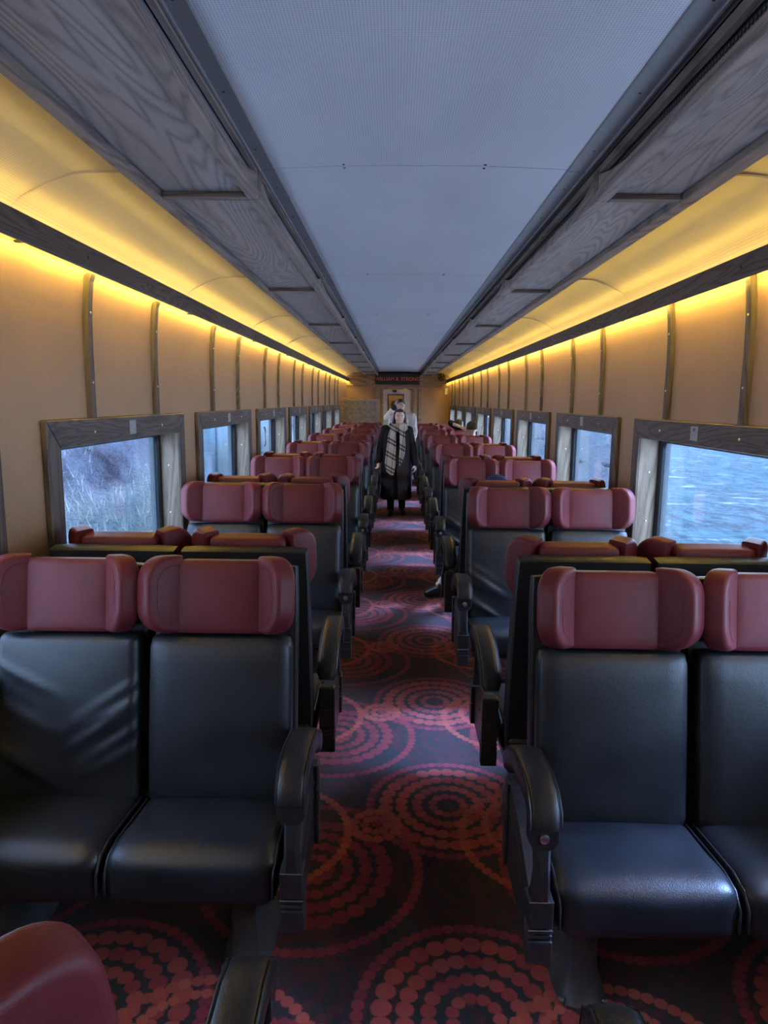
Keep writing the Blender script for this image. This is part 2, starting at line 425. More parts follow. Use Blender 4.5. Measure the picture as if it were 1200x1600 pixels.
def wins(side): 
    if side < 0: return [(WIN_L0+P*i, WIN_L0+P*i+WIN_W) for i in range(-2, 7)]
    return [(WIN_R0+P*i, WIN_R0+P*i+WIN_W) for i in range(-2, 8)]
OZ0, OZ1 = 0.83, 1.527                          # clear opening in the lining
def wall_profile(side):
    """(x offset inward, z) above the window opening"""
    return [(0.0, OZ1), (0.0, 1.95), (0.003, 2.08), (0.010, 2.17), (0.018, 2.23), (0.022, 2.27)]
def make_wall(side):
    xw = XL if side < 0 else XR; sg = -side     # inward direction
    mb = MB()
    def quad(y0, y1, z0, z1): mb.add([(xw, y0, z0), (xw, y1, z0), (xw, y1, z1), (xw, y0, z1)], [(0, 1, 2, 3)])
    quad(Y0, Y1, 0, OZ0)
    y = Y0
    for a, b in wins(side):
        quad(y, a+0.11, OZ0, OZ1); y = b-0.10
    quad(y, Y1, OZ0, OZ1)
    pr = wall_profile(side)
    for (o0, z0), (o1, z1) in zip(pr, pr[1:]):
        mb.add([(xw+sg*o0, Y0, z0), (xw+sg*o0, Y1, z0), (xw+sg*o1, Y1, z1), (xw+sg*o1, Y0, z1)], [(0, 1, 2, 3)])
    w = mb.build('wall_left' if side < 0 else 'wall_right', M['wall'], smooth=40); w['kind'] = 'structure'
    # outer skin
    xs = XSL if side < 0 else XSR; mb = MB()
    def q2(y0, y1, z0, z1): mb.box(min(xs, xs+side*0.03), max(xs, xs+side*0.03), y0, y1, z0, z1)
    q2(Y0-0.1, Y1+0.1, -0.3, OZ0-0.05); q2(Y0-0.1, Y1+0.1, OZ1+0.04, 2.72); y = Y0-0.1
    for a, b in wins(side): q2(y, a+0.09, OZ0-0.05, OZ1+0.04); y = b-0.08
    q2(y, Y1+0.1, OZ0-0.05, OZ1+0.04)
    mb.build('outer_skin', M['shell_out'], w)
    # battens
    bat_mats = M['wood_z']
    for a, b in wins(side):
        for off in (0.445, 1.29):
            yb = a+off; mb = MB()
            path = [(-0.0, ZT+0.004)] + [p for p in pr if p[1] > ZT][0:-1] + [(0.030, 2.262)]
            secs = []
            for o, z in path:
                x0 = xw+sg*o; x1 = xw+sg*(o+0.024)
                secs.append([(x0, yb-0.026, z), (x1, yb-0.022, z), (x1, yb+0.022, z), (x0, yb+0.026, z)])
            mb.loft(secs); bo = mb.build('batten', bat_mats, w)
            sb = MB()
            for z, o in ((1.80, 0.024), (2.10, 0.029)):
                sb.ball((xw+sg*(o+0.001), yb, z), (0.004, 0.0055, 0.0055), 8, 5)
            so = sb.build('stud', M['brass'], bo, smooth=60)
    return w
wall_l = make_wall(-1); wall_r = make_wall(1)
# roof closing the car above the linings
rf = MB().box(XSL-0.03, XSR+0.03, Y0-0.1, Y1+0.1, 2.70, 2.75).build('roof', M['shell_out']); rf['kind'] = 'structure'
wr = MB().box(XL-0.15, XR+0.15, Y0-0.05, Y0, 0, 2.70).build('wall_rear', M['wall']); wr['kind'] = 'structure'

# windows
win_mesh_cache = {}
def make_window(side, idx, y0, y1):
    xw = XL if side < 0 else XR; sg = -side
    r = empty('window_%d' % idx, (xw, (y0+y1)/2, 0), 0, 'structure'); r.location = (xw, (y0+y1)/2, 0)
    h = (y1-y0)/2
    key = side
    if key not in win_mesh_cache:
        c = {}
        def X(a, b): return (min(sg*a, sg*b), max(sg*a, sg*b))
        t = 0.026
        xa, xb = X(0, t)
        c['casing_top'] = MB().prism([(-h, ZT), (h, ZT), (h-0.10, OZ1), (-h+0.11, OZ1)], xa, xb, 'x').mesh('casing_top', M['wood_y'], None, 0.004)
        c['casing_bottom'] = MB().prism([(-h, ZB), (-h+0.11, OZ0), (h-0.10, OZ0), (h, ZB)], xa, xb, 'x').mesh('casing_bottom', M['wood_y'], None, 0.004)
        c['casing_side0'] = MB().prism([(-h, ZB), (-h, ZT), (-h+0.11, OZ1), (-h+0.11, OZ0)], xa, xb, 'x').mesh('casing_side', M['wood_z'], None, 0.004)
        c['casing_side1'] = MB().prism([(h, ZB), (h-0.10, OZ0), (h-0.10, OZ1), (h, ZT)], xa, xb, 'x').mesh('casing_side', M['wood_z'], None, 0.004)
        xa, xb = X(0.012, -0.13)
        c['jamb0'] = MB().box(xa, xb, -h+0.095, -h+0.112, OZ0, OZ1).mesh('jamb', M['jamb'])
        c['jamb1'] = MB().box(xa, xb, h-0.102, h-0.085, OZ0, OZ1).mesh('jamb', M['jamb'])
        c['head_jamb'] = MB().box(xa, xb, -h+0.11, h-0.10, OZ1-0.002, OZ1+0.014).mesh('head_jamb', M['wood_y'])
        c['sill'] = MB().box(xa, xb, -h+0.11, h-0.10, OZ0-0.014, OZ0+0.003).prism([(sg*0.024, OZ0-0.022), (sg*0.066, OZ0-0.022), (sg*0.074, OZ0-0.012), (sg*0.066, OZ0+0.003), (sg*0.012, OZ0+0.003)], -h-0.01, h+0.01, 'y').mesh('sill', M['jamb'])
        # gasket with rounded corners
        def rr(y0_, y1_, z0_, z1_, rad, n=5):
            pts = []
            for cy, cz, a0 in ((y1_-rad, z1_-rad, 0), (y0_+rad, z1_-rad, 90), (y0_+rad, z0_+rad, 180), (y1_-rad, z0_+rad, 270)):
                for k in range(n+1):
                    a = math.radians(a0+90*k/n); pts.append((cy+rad*math.cos(a), cz+rad*math.sin(a)))
            return pts
        oy0, oy1 = -h+0.112, h-0.102
        A = rr(oy0, oy1, OZ0, OZ1, 0.004); B = rr(oy0+0.034, oy1-0.034, OZ0+0.03, OZ1-0.026, 0.045)
        xo, xi = sg*-0.125, sg*-0.100; n = len(A)
        C2 = rr(oy0+0.026, oy1-0.026, OZ0+0.022, OZ1-0.018, 0.045)
        secs = [[(xo, p[0], p[1]) for p in A], [(xi, p[0], p[1]) for p in A], [(xi, p[0], p[1]) for p in C2], [(xi-sg*0.012, p[0], p[1]) for p in B], [(xo, p[0], p[1]) for p in B]]
        c['gasket'] = MB().loft(secs, cap=False).mesh('gasket', M['gasket'])
        xa, xb = X(-0.120, -0.124)
        c['pane'] = MB().prism(rr(oy0+0.02, oy1-0.02, OZ0+0.016, OZ1-0.012, 0.04), xa, xb, 'x').mesh('pane', M['glass'])
        s = MB()
        for yy, zz in ((-h+0.43, 1.582), (h-0.43, 1.582), (-h+0.05, 1.0), (h-0.05, 1.0), (-h+0.05, 1.36-0.25), (h-0.05, 1.11)): s.ball((sg*(t+0.001), yy, zz), (0.004, 0.007, 0.007), 8, 5)
        for zz in (1.02, 1.32):
            s.ball((sg*-0.05, -h+0.113, zz), (0.007, 0.004, 0.007), 8, 5); s.ball((sg*-0.05, h-0.103, zz), (0.007, 0.004, 0.007), 8, 5)
        c['screw'] = s.mesh('screw', M['brass'], 60)
        s = MB(); xa, xb = X(t-0.001, t+0.003); s.box(xa, xb, -0.042, 0.042, 1.552, 1.622)
        s2 = s.mesh('number_plate', M['plate'], None, 0.001)
        c['number_plate'] = s2
        win_mesh_cache[key] = c
    c = win_mesh_cache[key]
    for k, me in c.items():
        o = put(k.rstrip('01'), me, r)
        if k == 'screw': o['kind'] = 'stuff'
    return r
wi = 1
win_objs = {}
for side in (-1, 1):
    for j, (a, b) in enumerate(wins(side)):
        win_objs[(side, j-2)] = make_window(side, wi, a, b); wi += 1
        # area lamp added inside the pane, boosting daylight to fill the interior
        L = bpy.data.lights.new('window_fill', 'AREA'); L.shape = 'RECTANGLE'; L.size = 0.62; L.size_y = 1.5
        L.energy = FILL_L if side < 0 else FILL_R; L.color = (0.50, 0.68, 1.0)
        lo = bpy.data.objects.new('window_fill', L); COL.objects.link(lo)
        lo.location = ((XL-0.10) if side < 0 else (XR+0.10), (a+b)/2, 1.17)
        lo.rotation_euler = (0, PI/2*(-1 if side < 0 else 1), 0)
def text_obj(name, body, size, mat, mtx, parent=None, extrude=0.0008):
    cu = bpy.data.curves.new(name, 'FONT'); cu.body = body; cu.size = size; cu.extrude = extrude; cu.align_x = 'CENTER'; cu.align_y = 'CENTER'
    cu.materials.append(mat); o = bpy.data.objects.new(name, cu); COL.objects.link(o)
    dg = bpy.context.evaluated_depsgraph_get(); me = bpy.data.meshes.new_from_object(o.evaluated_get(dg))
    COL.objects.unlink(o); bpy.data.objects.remove(o)
    me.transform(mtx); return put(name, me, parent)
# the one plate that can be read
text_obj('plate_number', '12', 0.026, M['gasket'], Matrix.Translation((-0.0295, 0.0, 1.606)) @ Matrix(((0, 0, -1, 0), (-1, 0, 0, 0), (0, 1, 0, 0), (0, 0, 0, 1))), win_objs[(1, 0)])

# ceiling --------------------------------------------------------------
ceil = empty('ceiling', (XC, 8, ZC), 0, 'structure')
def child_world(o, parent):
    o.parent = parent; o.matrix_parent_inverse = parent.matrix_basis.inverted(); return o
SEAM = 2.57
ys = [SEAM+P*i for i in range(-3, 9)]
edges = [Y0]+[y for y in ys if Y0+0.1 < y < Y1-0.1]+[Y1]
CPL, CPR = -0.430, 0.588
for a, b in zip(edges, edges[1:]):
    mb = MB()
    # slightly crowned panel
    secs = []
    for i in range(13):
        x = CPL+(CPR-CPL)*i/12; u = (i/6-1); z = ZC+0.012*(1-u*u)
        secs.append([(x, a+0.0035, z), (x, b-0.0035, z), (x, b-0.0035, z+0.006), (x, a+0.0035, z+0.006)])
    mb.loft(secs); child_world(mb.build('ceiling_panel', M['ceil'], None, smooth=30), ceil)
    sm = MB()
    for x in (-0.19, 0.30):
        for dy in (-0.018, 0.018): sm.ball((x, b+dy, ZC+0.0095), (0.006, 0.004, 0.003), 8, 5)
    s = child_world(sm.build('panel_screw', M['dark'], None), ceil); s['kind'] = 'stuff'
child_world(MB().box(CPL, CPR, Y0, Y1, ZC+0.03, ZC+0.05).build('ceiling_backing', M['dark']), ceil)
# grey trims with lips, per bay
for a, b in zip(edges, edges[1:]):
    for x0, x1, lip in ((-0.488, CPL, -0.488), (CPR, 0.659, 0.659)):
        mb = MB(); mb.box(x0, x1, a+0.001, b-0.001, ZC-0.006, ZC+0.02)
        s = 1 if lip > 0 else -1
        mb.box(min(lip, lip-s*0.010), max(lip, lip-s*0.010), a+0.001, b-0.001, ZC-0.012, ZC+0.01)
        mb.box(min(lip, lip+s*0.03), max(lip, lip+s*0.03), a+0.001, b-0.001, ZC+0.006, ZC+0.012)
        child_world(mb.build('ceiling_trim', M['trim'], None, None, 0.002), ceil)
        sm = MB()
        for q in range(5):
            sm.ball(((x0+x1)/2, a+0.2+(b-a-0.4)*q/4, ZC-0.006), (0.004, 0.004, 0.002), 6, 4)
        o = child_world(sm.build('trim_screw', M['dark'], None), ceil); o['kind'] = 'stuff'
# coves
def cove_pts(side):
    base = [(-0.80, 2.520), (-0.87, 2.520), (-1.0, 2.519), (-1.10, 2.517), (-1.153, 2.510), (-1.21, 2.492), (-1.269, 2.466), (-1.328, 2.436), (-1.362, 2.400), (-1.385, 2.35), (-1.385, 2.30), (-1.35, 2.262)]
    if side < 0: return base
    return [(2*XC-x+(0.03 if x > -1.1 else 0.0), z) for x, z in base]
for side in (-1, 1):
    pts = cove_pts(side)
    # smooth the profile with extra points
    fine = []
    for i in range(len(pts)-1):
        p0 = pts[max(i-1, 0)]; p1 = pts[i]; p2 = pts[i+1]; p3 = pts[min(i+2, len(pts)-1)]
        for k in range(3):
            t = k/3
            fine.append(tuple(0.5*((2*p1[j])+(-p0[j]+p2[j])*t+(2*p0[j]-5*p1[j]+4*p2[j]-p3[j])*t*t+(-p0[j]+3*p1[j]-3*p2[j]+p3[j])*t*t*t) for j in (0, 1)))
    fine.append(pts[-1])
    for bi, (a, b) in enumerate(zip(edges, edges[1:])):
        mb = MB(); ny = 8; rnd = random.Random(bi*7+side)
        secs = []
        for j in range(ny+1):
            y = a+0.001+(b-a-0.002)*j/ny
            secs.append([(x, y, z+0.004*noise.noise(Vector((x*3, y*1.7, bi*3.1+side)))) for x, z in fine])
        mb.loft(secs, cap=False, closed=False)
        child_world(mb.build('cove_panel', M['cove'], None, smooth=60), ceil)
        sm = MB(); sm.loft([[(x, b-0.008, z-0.0005), (x, b, z-0.0055), (x, b+0.008, z-0.0005)] for x, z in fine[2:]], cap=False, closed=False)
        child_world(sm.build('cove_seam', M['cove'], None, smooth=60), ceil)

# soffits (luggage shelf frames) : trim_1 left, trim_2 right -----------------
def soffit(side, name, xi0, xi1, xo0, xo1):
    """xi0..xi1 inner rail (aisle side first), xo0..xo1 outer rail"""
    r = empty(name, ((xi0+xo1)/2, 8, 2.44), 0, 'structure')
    def add(mb, n, m, **k): return child_world(mb.build(n, m, None, **k), r)
    zb = 2.427
    lo, hi = min(xi0, xi1), max(xi0, xi1)
    for a, b in zip(edges, edges[1:]):
        add(MB().box(lo, hi, a+0.001, b-0.001, zb, zb+0.024), 'inner_rail', M['rail'], bevel=0.003)
        # aisle board with the long scalloped slot: lower edge dips between posts
        n = 14; pts = []
        L = b-a
        for i in range(n+1):
            u = i/n; y = a+0.03+(L-0.06)*u
            e = min(u, 1-u)*L
            z = zb+0.036+0.044*max(0, 1-e/0.30)**1.6
            pts.append((y, z))
        poly = [(a+0.001, zb+0.02), (b-0.001, zb+0.02), (b-0.001, ZC-0.012), (b-0.03, ZC-0.012)]
        poly = [(b-0.001, ZC-0.012)] + [(b-0.03, ZC-0.012)] + pts[::-1] + [(a+0.03, ZC-0.012), (a+0.001, ZC-0.012)]
        # strips between slot edge and the rail
        mb = MB(); x0, x1 = (xi0, xi0+(xi1-xi0)*0.4)
        x0, x1 = min(x0, x1), max(x0, x1)
        allp = [(a+0.001, ZC-0.012), (a+0.028, ZC-0.012)] + pts + [(b-0.028, ZC-0.012), (b-0.001, ZC-0.012)]
        secs = [[(x0, y, zb+0.022), (x1, y, zb+0.022), (x1, y, z), (x0, y, z)] for y, z in allp]
        mb.loft(secs); mb.box(x0, x1, a+0.001, b-0.001, ZC-0.022, ZC+0.004); add(mb, 'slotted_board', M['rail'])
        add(MB().box(min(xo0, xo1), max(xo0, xo1), a+0.001, b-0.001, zb-0.004, zb+0.10), 'outer_rail', M['rail'], bevel=0.003)
        p0, p1 = min(xi1, xo0), max(xi1, xo0)
        add(MB().box(p0, p1, a+0.001, b-0.001, zb+0.020, zb+0.028), 'soffit_panel', M['ply'])
        add(MB().box(p0+0.001, p1-0.001, b-0.022, b+0.022, zb+0.001, zb+0.0205), 'crossbar', M['wood_x'], bevel=0.002)
        px = xi0+(xi1-xi0)*0.5
        add(MB().box(min(xi0, px)-0.002, max(xi0, px)+0.002, b-0.022, b+0.022, zb+0.03, ZC-0.010), 'post', M['wood_x'])
        # grille behind the slot: slanted wires in two directions
        gx = xi0+(xi1-xi0)*0.40+(0.004 if side > 0 else -0.004); g = MB(); z0, z1 = zb+0.028, ZC+0.0
        if side > 0:
            if a < 9:
                st = 0.016
                k = a
                while k < b:
                    for s in (-1, 1):
                        y2 = k+s*0.03
                        g.add([(gx, k-0.0022, z0), (gx, k+0.0022, z0), (gx, y2+0.0022, z1), (gx, y2-0.0022, z1)], [(0, 1, 2, 3)])
                    k += st
                for zz in (z0+0.018, z0+0.038, z0+0.058): g.add([(gx, a, zz-0.0015), (gx, b, zz-0.0015), (gx, b, zz+0.0015), (gx, a, zz+0.0015)], [(0, 1, 2, 3)])
                o = add(g, 'wire_grille', M['metal_black']); o['kind'] = 'stuff'
            add(MB().box(gx+0.018, gx+0.022, a, b, z0, z1), 'duct', M['duct'])
        else:
            add(MB().box(gx-0.010, gx-0.004, a, b, z0, z1+0.03), 'duct', M['trim'])
    return r
soffit(-1, 'trim_1', -0.488, -0.528, -0.827, -0.866)
soffit(1, 'trim_2', 0.690, 0.736, 0.983, 1.037)

# wall rails hiding the LED strips: trim_3 left, trim_4 right
for side, name in ((-1, 'trim_3'), (1, 'trim_4')):
    r = empty(name, (XL if side < 0 else XR, 8, 2.3), 0, 'structure')
    sg = -side; xw = XL if side < 0 else XR
    dz = 0.0 if side < 0 else -0.020
    xa = xw+sg*0.070; xb = xw+sg*0.088
    for a, b in zip(edges, edges[1:]):
        mb = MB().prism([(xa, 2.262+dz), (xb-sg*0.004, 2.258+dz), (xb, 2.27+dz), (xb+sg*0.004, 2.352+dz), (xa+sg*0.004, 2.360+dz)], a+0.0005, b-0.0005, 'y')
        child_world(mb.build('rail_board', M['wood_y'], None), r)
    s = MB(); y = 0.2
    while y < Y1:
        s.ball((xb+sg*0.002, y, 2.305+dz), (0.004, 0.008, 0.008), 8, 5); y += P/3
    o = child_world(s.build('stud', M['metal_black'], None, smooth=60), r); o['kind'] = 'stuff'
    # LED tapes behind the rail, one washing the cove and one the wall
    for a, b in zip(edges, edges[1:]):
        x0, x1 = xw+sg*0.030, xw+sg*0.046
        child_world(MB().box(min(x0, x1), max(x0, x1), a+0.01, b-0.01, 2.340+dz, 2.346+dz).build('led_strip', M['led']), r)
        x0, x1 = xw+sg*0.056, xw+sg*0.066
        child_world(MB().box(min(x0, x1), max(x0, x1), a+0.01, b-0.01, 2.268+dz, 2.274+dz).build('led_strip', M['led_down']), r)
    for a, b in zip(edges, edges[1:]):
        x0, x1 = xw+sg*0.046, xa
        child_world(MB().box(min(x0, x1), max(x0, x1), a, b, 2.277+dz, 2.281+dz).build('led_baffle', M['trim']), r)  # unseen ledge added to block the lower tape's light from the cove
    s = MB()
    for a in edges[1:]:
        s.box(min(xw, xa), max(xw, xa), a-0.004, a+0.004, 2.276+dz, 2.286+dz)
    o = child_world(s.build('rail_bracket', M['metal_black']), r); o['kind'] = 'stuff'

# far end wall -------------------------------------------------------------
YE = Y1-0.15
ew = empty('wall_end', (XC, YE, 0), 0, 'structure')
def ewa(mb, n, m, **k): return child_world(mb.build(n, m, None, **k), ew)
DX0, DX1 = -0.36, 0.50
ewa(MB().box(XL-0.05, DX0-0.14, YE, YE+0.05, 0, 2.16), 'lining_panel', M['wall'])
ewa(MB().box(DX1+0.14, XR+0.05, YE, YE+0.05, 0, 2.16), 'lining_panel', M['wall'])
ewa(MB().box(XL-0.05, -0.56, YE-0.03, YE+0.05, 2.15, 2.53), 'header_board', M['end_wood'])
ewa(MB().box(0.66, XR+0.05, YE-0.03, YE+0.05, 2.15, 2.53), 'header_board', M['end_wood'])
ewa(MB().box(-0.56, 0.66, YE-0.03, YE+0.05, 2.07, 2.19), 'header_board', M['end_wood'])
ewa(MB().box(XL-0.05, XR+0.05, YE-0.05, YE-0.03, 2.13, 2.16), 'picture_rail', M['rail'])
ewa(MB().box(-0.56, 0.66, YE, YE+0.05, 2.19, 2.70).box(XL-0.1, XR+0.1, YE+0.01, YE+0.05, 2.53, 2.7), 'upper_panel', M['dark'])
for x0, x1 in ((DX0-0.22, DX0-0.14), (DX1+0.14, DX1+0.22)): ewa(MB().box(x0, x1, YE-0.04, YE+0.05, 0, 2.15), 'pilaster', M['end_wood'])
for x0, x1 in ((DX0-0.14, DX0-0.02), (DX1+0.02, DX1+0.14)): ewa(MB().box(x0, x1, YE, YE+0.05, 0, 2.08), 'lining_strip', M['wall'])
for x0, x1 in ((DX0-0.03, DX0+0.02), (DX1-0.02, DX1+0.03)): ewa(MB().box(x0, x1, YE-0.03, YE+0.08, 0, 2.06), 'door_post', M['end_wood'])
# door with a window
M['door'] = plain('cream_door', (0.55, 0.47, 0.36), 0.45)
dr = empty('door_1', (0.07, YE+0.08, 0), 0, 'structure')
def dra(mb, n, m, **k): return child_world(mb.build(n, m, None, **k), dr)
wx0, wx1, wz0, wz1 = -0.22, 0.24, 1.17, 1.93
dra(MB().box(DX0, wx0, YE+0.06, YE+0.10, 0, 2.05).box(wx1, DX1, YE+0.06, YE+0.10, 0, 2.05).box(wx0, wx1, YE+0.06, YE+0.10, 0, wz0).box(wx0, wx1, YE+0.06, YE+0.10, wz1, 2.05), 'door_leaf', M['door'])
f = 0.035
dra(MB().box(wx0, wx0+f, YE+0.045, YE+0.11, wz0, wz1).box(wx1-f, wx1, YE+0.045, YE+0.11, wz0, wz1).box(wx0+f, wx1-f, YE+0.045, YE+0.11, wz0, wz0+f).box(wx0+f, wx1-f, YE+0.045, YE+0.11, wz1-f, wz1), 'window_frame', M['wood_y'])
dra(MB().box(wx0+f, wx1-f, YE+0.078, YE+0.082, wz0+f, wz1-f), 'pane', M['glass'])
dra(MB().box(0.0-0.08, 0.08-0.05, YE+0.03, YE+0.06, 1.98, 2.04), 'door_closer', M['metal_black'])
dra(MB().tube([(-0.31, YE+0.03, 1.0), (-0.31, YE+0.02, 1.06), (-0.31, YE+0.03, 1.14)], 0.012), 'handle', M['brass'], smooth=60)
# lit vestibule beyond the door
vs = empty('wall_vestibule', (0.07, YE+1.5, 0), 0, 'structure')
def va(mb, n, m, **k): return child_world(mb.build(n, m, None, **k), vs)
va(MB().box(-1.0, 1.1, YE+2.0, YE+2.05, -0.08, 2.3), 'back_panel', M['wall'])
va(MB().box(-1.05, -1.0, YE+0.11, YE+2.05, -0.08, 2.3).box(1.1, 1.15, YE+0.11, YE+2.05, -0.08, 2.3), 'side_panel', M['wall'])
va(MB().box(-1.05, 1.15, YE+0.11, YE+2.05, 2.3, 2.35), 'ceiling_board', M['trim'])
va(MB().box(-1.05, 1.15, YE+0.11, YE+2.05, -0.1, -0.08), 'floor_board', M['dark'])
M['orange'] = plain('orange_wood', (0.55, 0.24, 0.06), 0.4)
va(MB().box(-0.27, -0.18, YE+1.7, YE+1.8, -0.08, 2.3), 'column', M['orange'])
va(MB().box(0.24, 0.34, YE+1.5, YE+1.6, -0.08, 2.3), 'column', M['orange'])
va(MB().box(-0.1, 0.05, YE+1.9, YE+1.99, -0.08, 1.75), 'cabinet', M['wood_z'])
cl = tag(MB().prism([(math.cos(k*PI/6)*0.13+0.10, math.sin(k*PI/6)*0.13+YE+1.0) for k in range(12)], 2.255, 2.30, 'z').build('ceiling_lamp', emit('vestibule_lamp', (1.0, 0.72, 0.36), 45.0)), 'round lit ceiling lamp in the vestibule beyond the far door', 'lamp')
# name sign
M['sign'] = plain('sign_black', (0.010, 0.009, 0.009), 0.35)
M['sign_red'] = plain('sign_red_letters', (0.80, 0.16, 0.07), 0.5)
sg_ = empty('name_sign', (0.05, YE-0.05, 2.2)); tag(sg_, 'black name sign with red lettering above the far door', 'sign')
child_world(MB().box(-0.535, 0.635, YE-0.10, YE-0.03, 2.195, 2.50).build('sign_board', M['sign'], None, None, 0.006), sg_)
t_ = text_obj('lettering', 'WILLIAM B. STRONG', 0.132, M['sign_red'], Matrix.Translation((0.05, YE-0.102, 2.335)) @ Matrix.Rotation(PI/2, 4, 'X'), None, 0.002)
child_world(t_, sg_); t_['kind'] = 'stuff'
# small round lamp head on the header at right, thermostat box
sp_ = empty('wall_fan', (1.26, YE-0.06, 2.40)); tag(sp_, 'small round black ventilator on the header right of the sign', 'fan')
mb = MB()
ring = []
for k in range(20): ring.append((1.26+0.085*math.cos(2*PI*k/20), YE-0.10, 2.40+0.085*math.sin(2*PI*k/20)))
ring.append(ring[0]); ring.append(ring[1]); mb.tube(ring, 0.012, 6); child_world(mb.build('guard_ring', M['metal_black'], None, smooth=60), sp_)
mb = MB().ball((1.26, YE-0.09, 2.40), (0.035, 0.03, 0.035)); mb.box(1.25, 1.27, YE-0.09, YE-0.03, 2.39, 2.41); child_world(mb.build('hub', M['metal_black'], None, smooth=50), sp_)
for k in range(4):
    a = k*PI/2+0.4; u = Vector((math.cos(a), 0, math.sin(a))); w = Vector((-math.sin(a), 0.5, math.cos(a))).normalized()
    c0 = Vector((1.26, YE-0.095, 2.40)); A = c0+u*0.03; B = c0+u*0.078
    child_world(MB().add([tuple(A-w*0.012), tuple(B-w*0.026), tuple(B+w*0.026), tuple(A+w*0.012)], [(0, 1, 2, 3)]).build('blade', M['metal_black']), sp_)
wb = tag(MB().box(1.37, 1.45, YE-0.04, YE, 1.93, 2.10).build('wall_box', plain('cream_plastic', (0.6, 0.55, 0.42), 0.5), None, None, 0.006), 'small cream control box high on the far end wall', 'control box')
# left partition in front of the end wall
YP = 17.42
pt = empty('partition', (-0.88, YP, 0)); tag(pt, 'wood framed partition with woven panel behind the last left seats', 'partition')
def pa(mb, n, m, **k): return child_world(mb.build(n, m, None, **k), pt)
pa(MB().box(XL+0.005, -0.47, YP+0.015, YP+0.045, 0.06, 1.72), 'woven_panel', M['herring'])
pa(MB().box(XL+0.005, XL+0.075, YP, YP+0.06, 0, 1.72), 'stile', M['end_wood']); pa(MB().box(-0.47, -0.39, YP, YP+0.06, 0, 1.72), 'stile', M['end_wood'])
pa(MB().box(XL+0.005, -0.375, YP-0.015, YP+0.075, 1.72, 1.79), 'top_rail', M['end_wood'], bevel=0.006)
pa(MB().box(XL+0.075, -0.47, YP, YP+0.06, 0, 0.08), 'bottom_rail', M['end_wood'])
pa(MB().box(XL+0.075, -0.47, YP+0.045, YP+0.06, 0.08, 1.72), 'back_board', M['end_wood'])

# ================================================================== SEATS
# local frame: bench faces -Y, origin on the mirror plane between back-to-back benches, d = -y
SEAT = 0.5
def rotx(a): return Matrix.Rotation(a, 4, 'X')
SL = math.atan2(0.125, 0.80)                    # recline of the back
def back_frame(x, extra=0.0):                               # local: x lateral, y forward normal of the back, z up the back
    # origin at back bottom front surface (d=.37, z=.42)
    return Matrix.Translation((x, -0.37, 0.42)) @ Matrix.Rotation(-SL-extra, 4, 'X')
def wrinkle(seed):
    rnd = random.Random(seed)
    folds = [(rnd.choice((-1, 1)), rnd.uniform(-0.22, 0.22), rnd.uniform(0.55, 0.9), rnd.uniform(0.012, 0.02)) for _ in range(11)]
    def fn(x, y, z):
        if y < 0:
            d = 0
            for s, z0, sl, w in folds:
                u = s*x
                if u > -0.03:
                    e = (z - (z0 + (u-0.2)*sl*0.8))
                    a = max(0, min(1, (u+0.03)/0.16))
                    d += 0.008*math.exp(-(e/w)**2)*a
            y -= d
        return (x, y, z)
    return fn
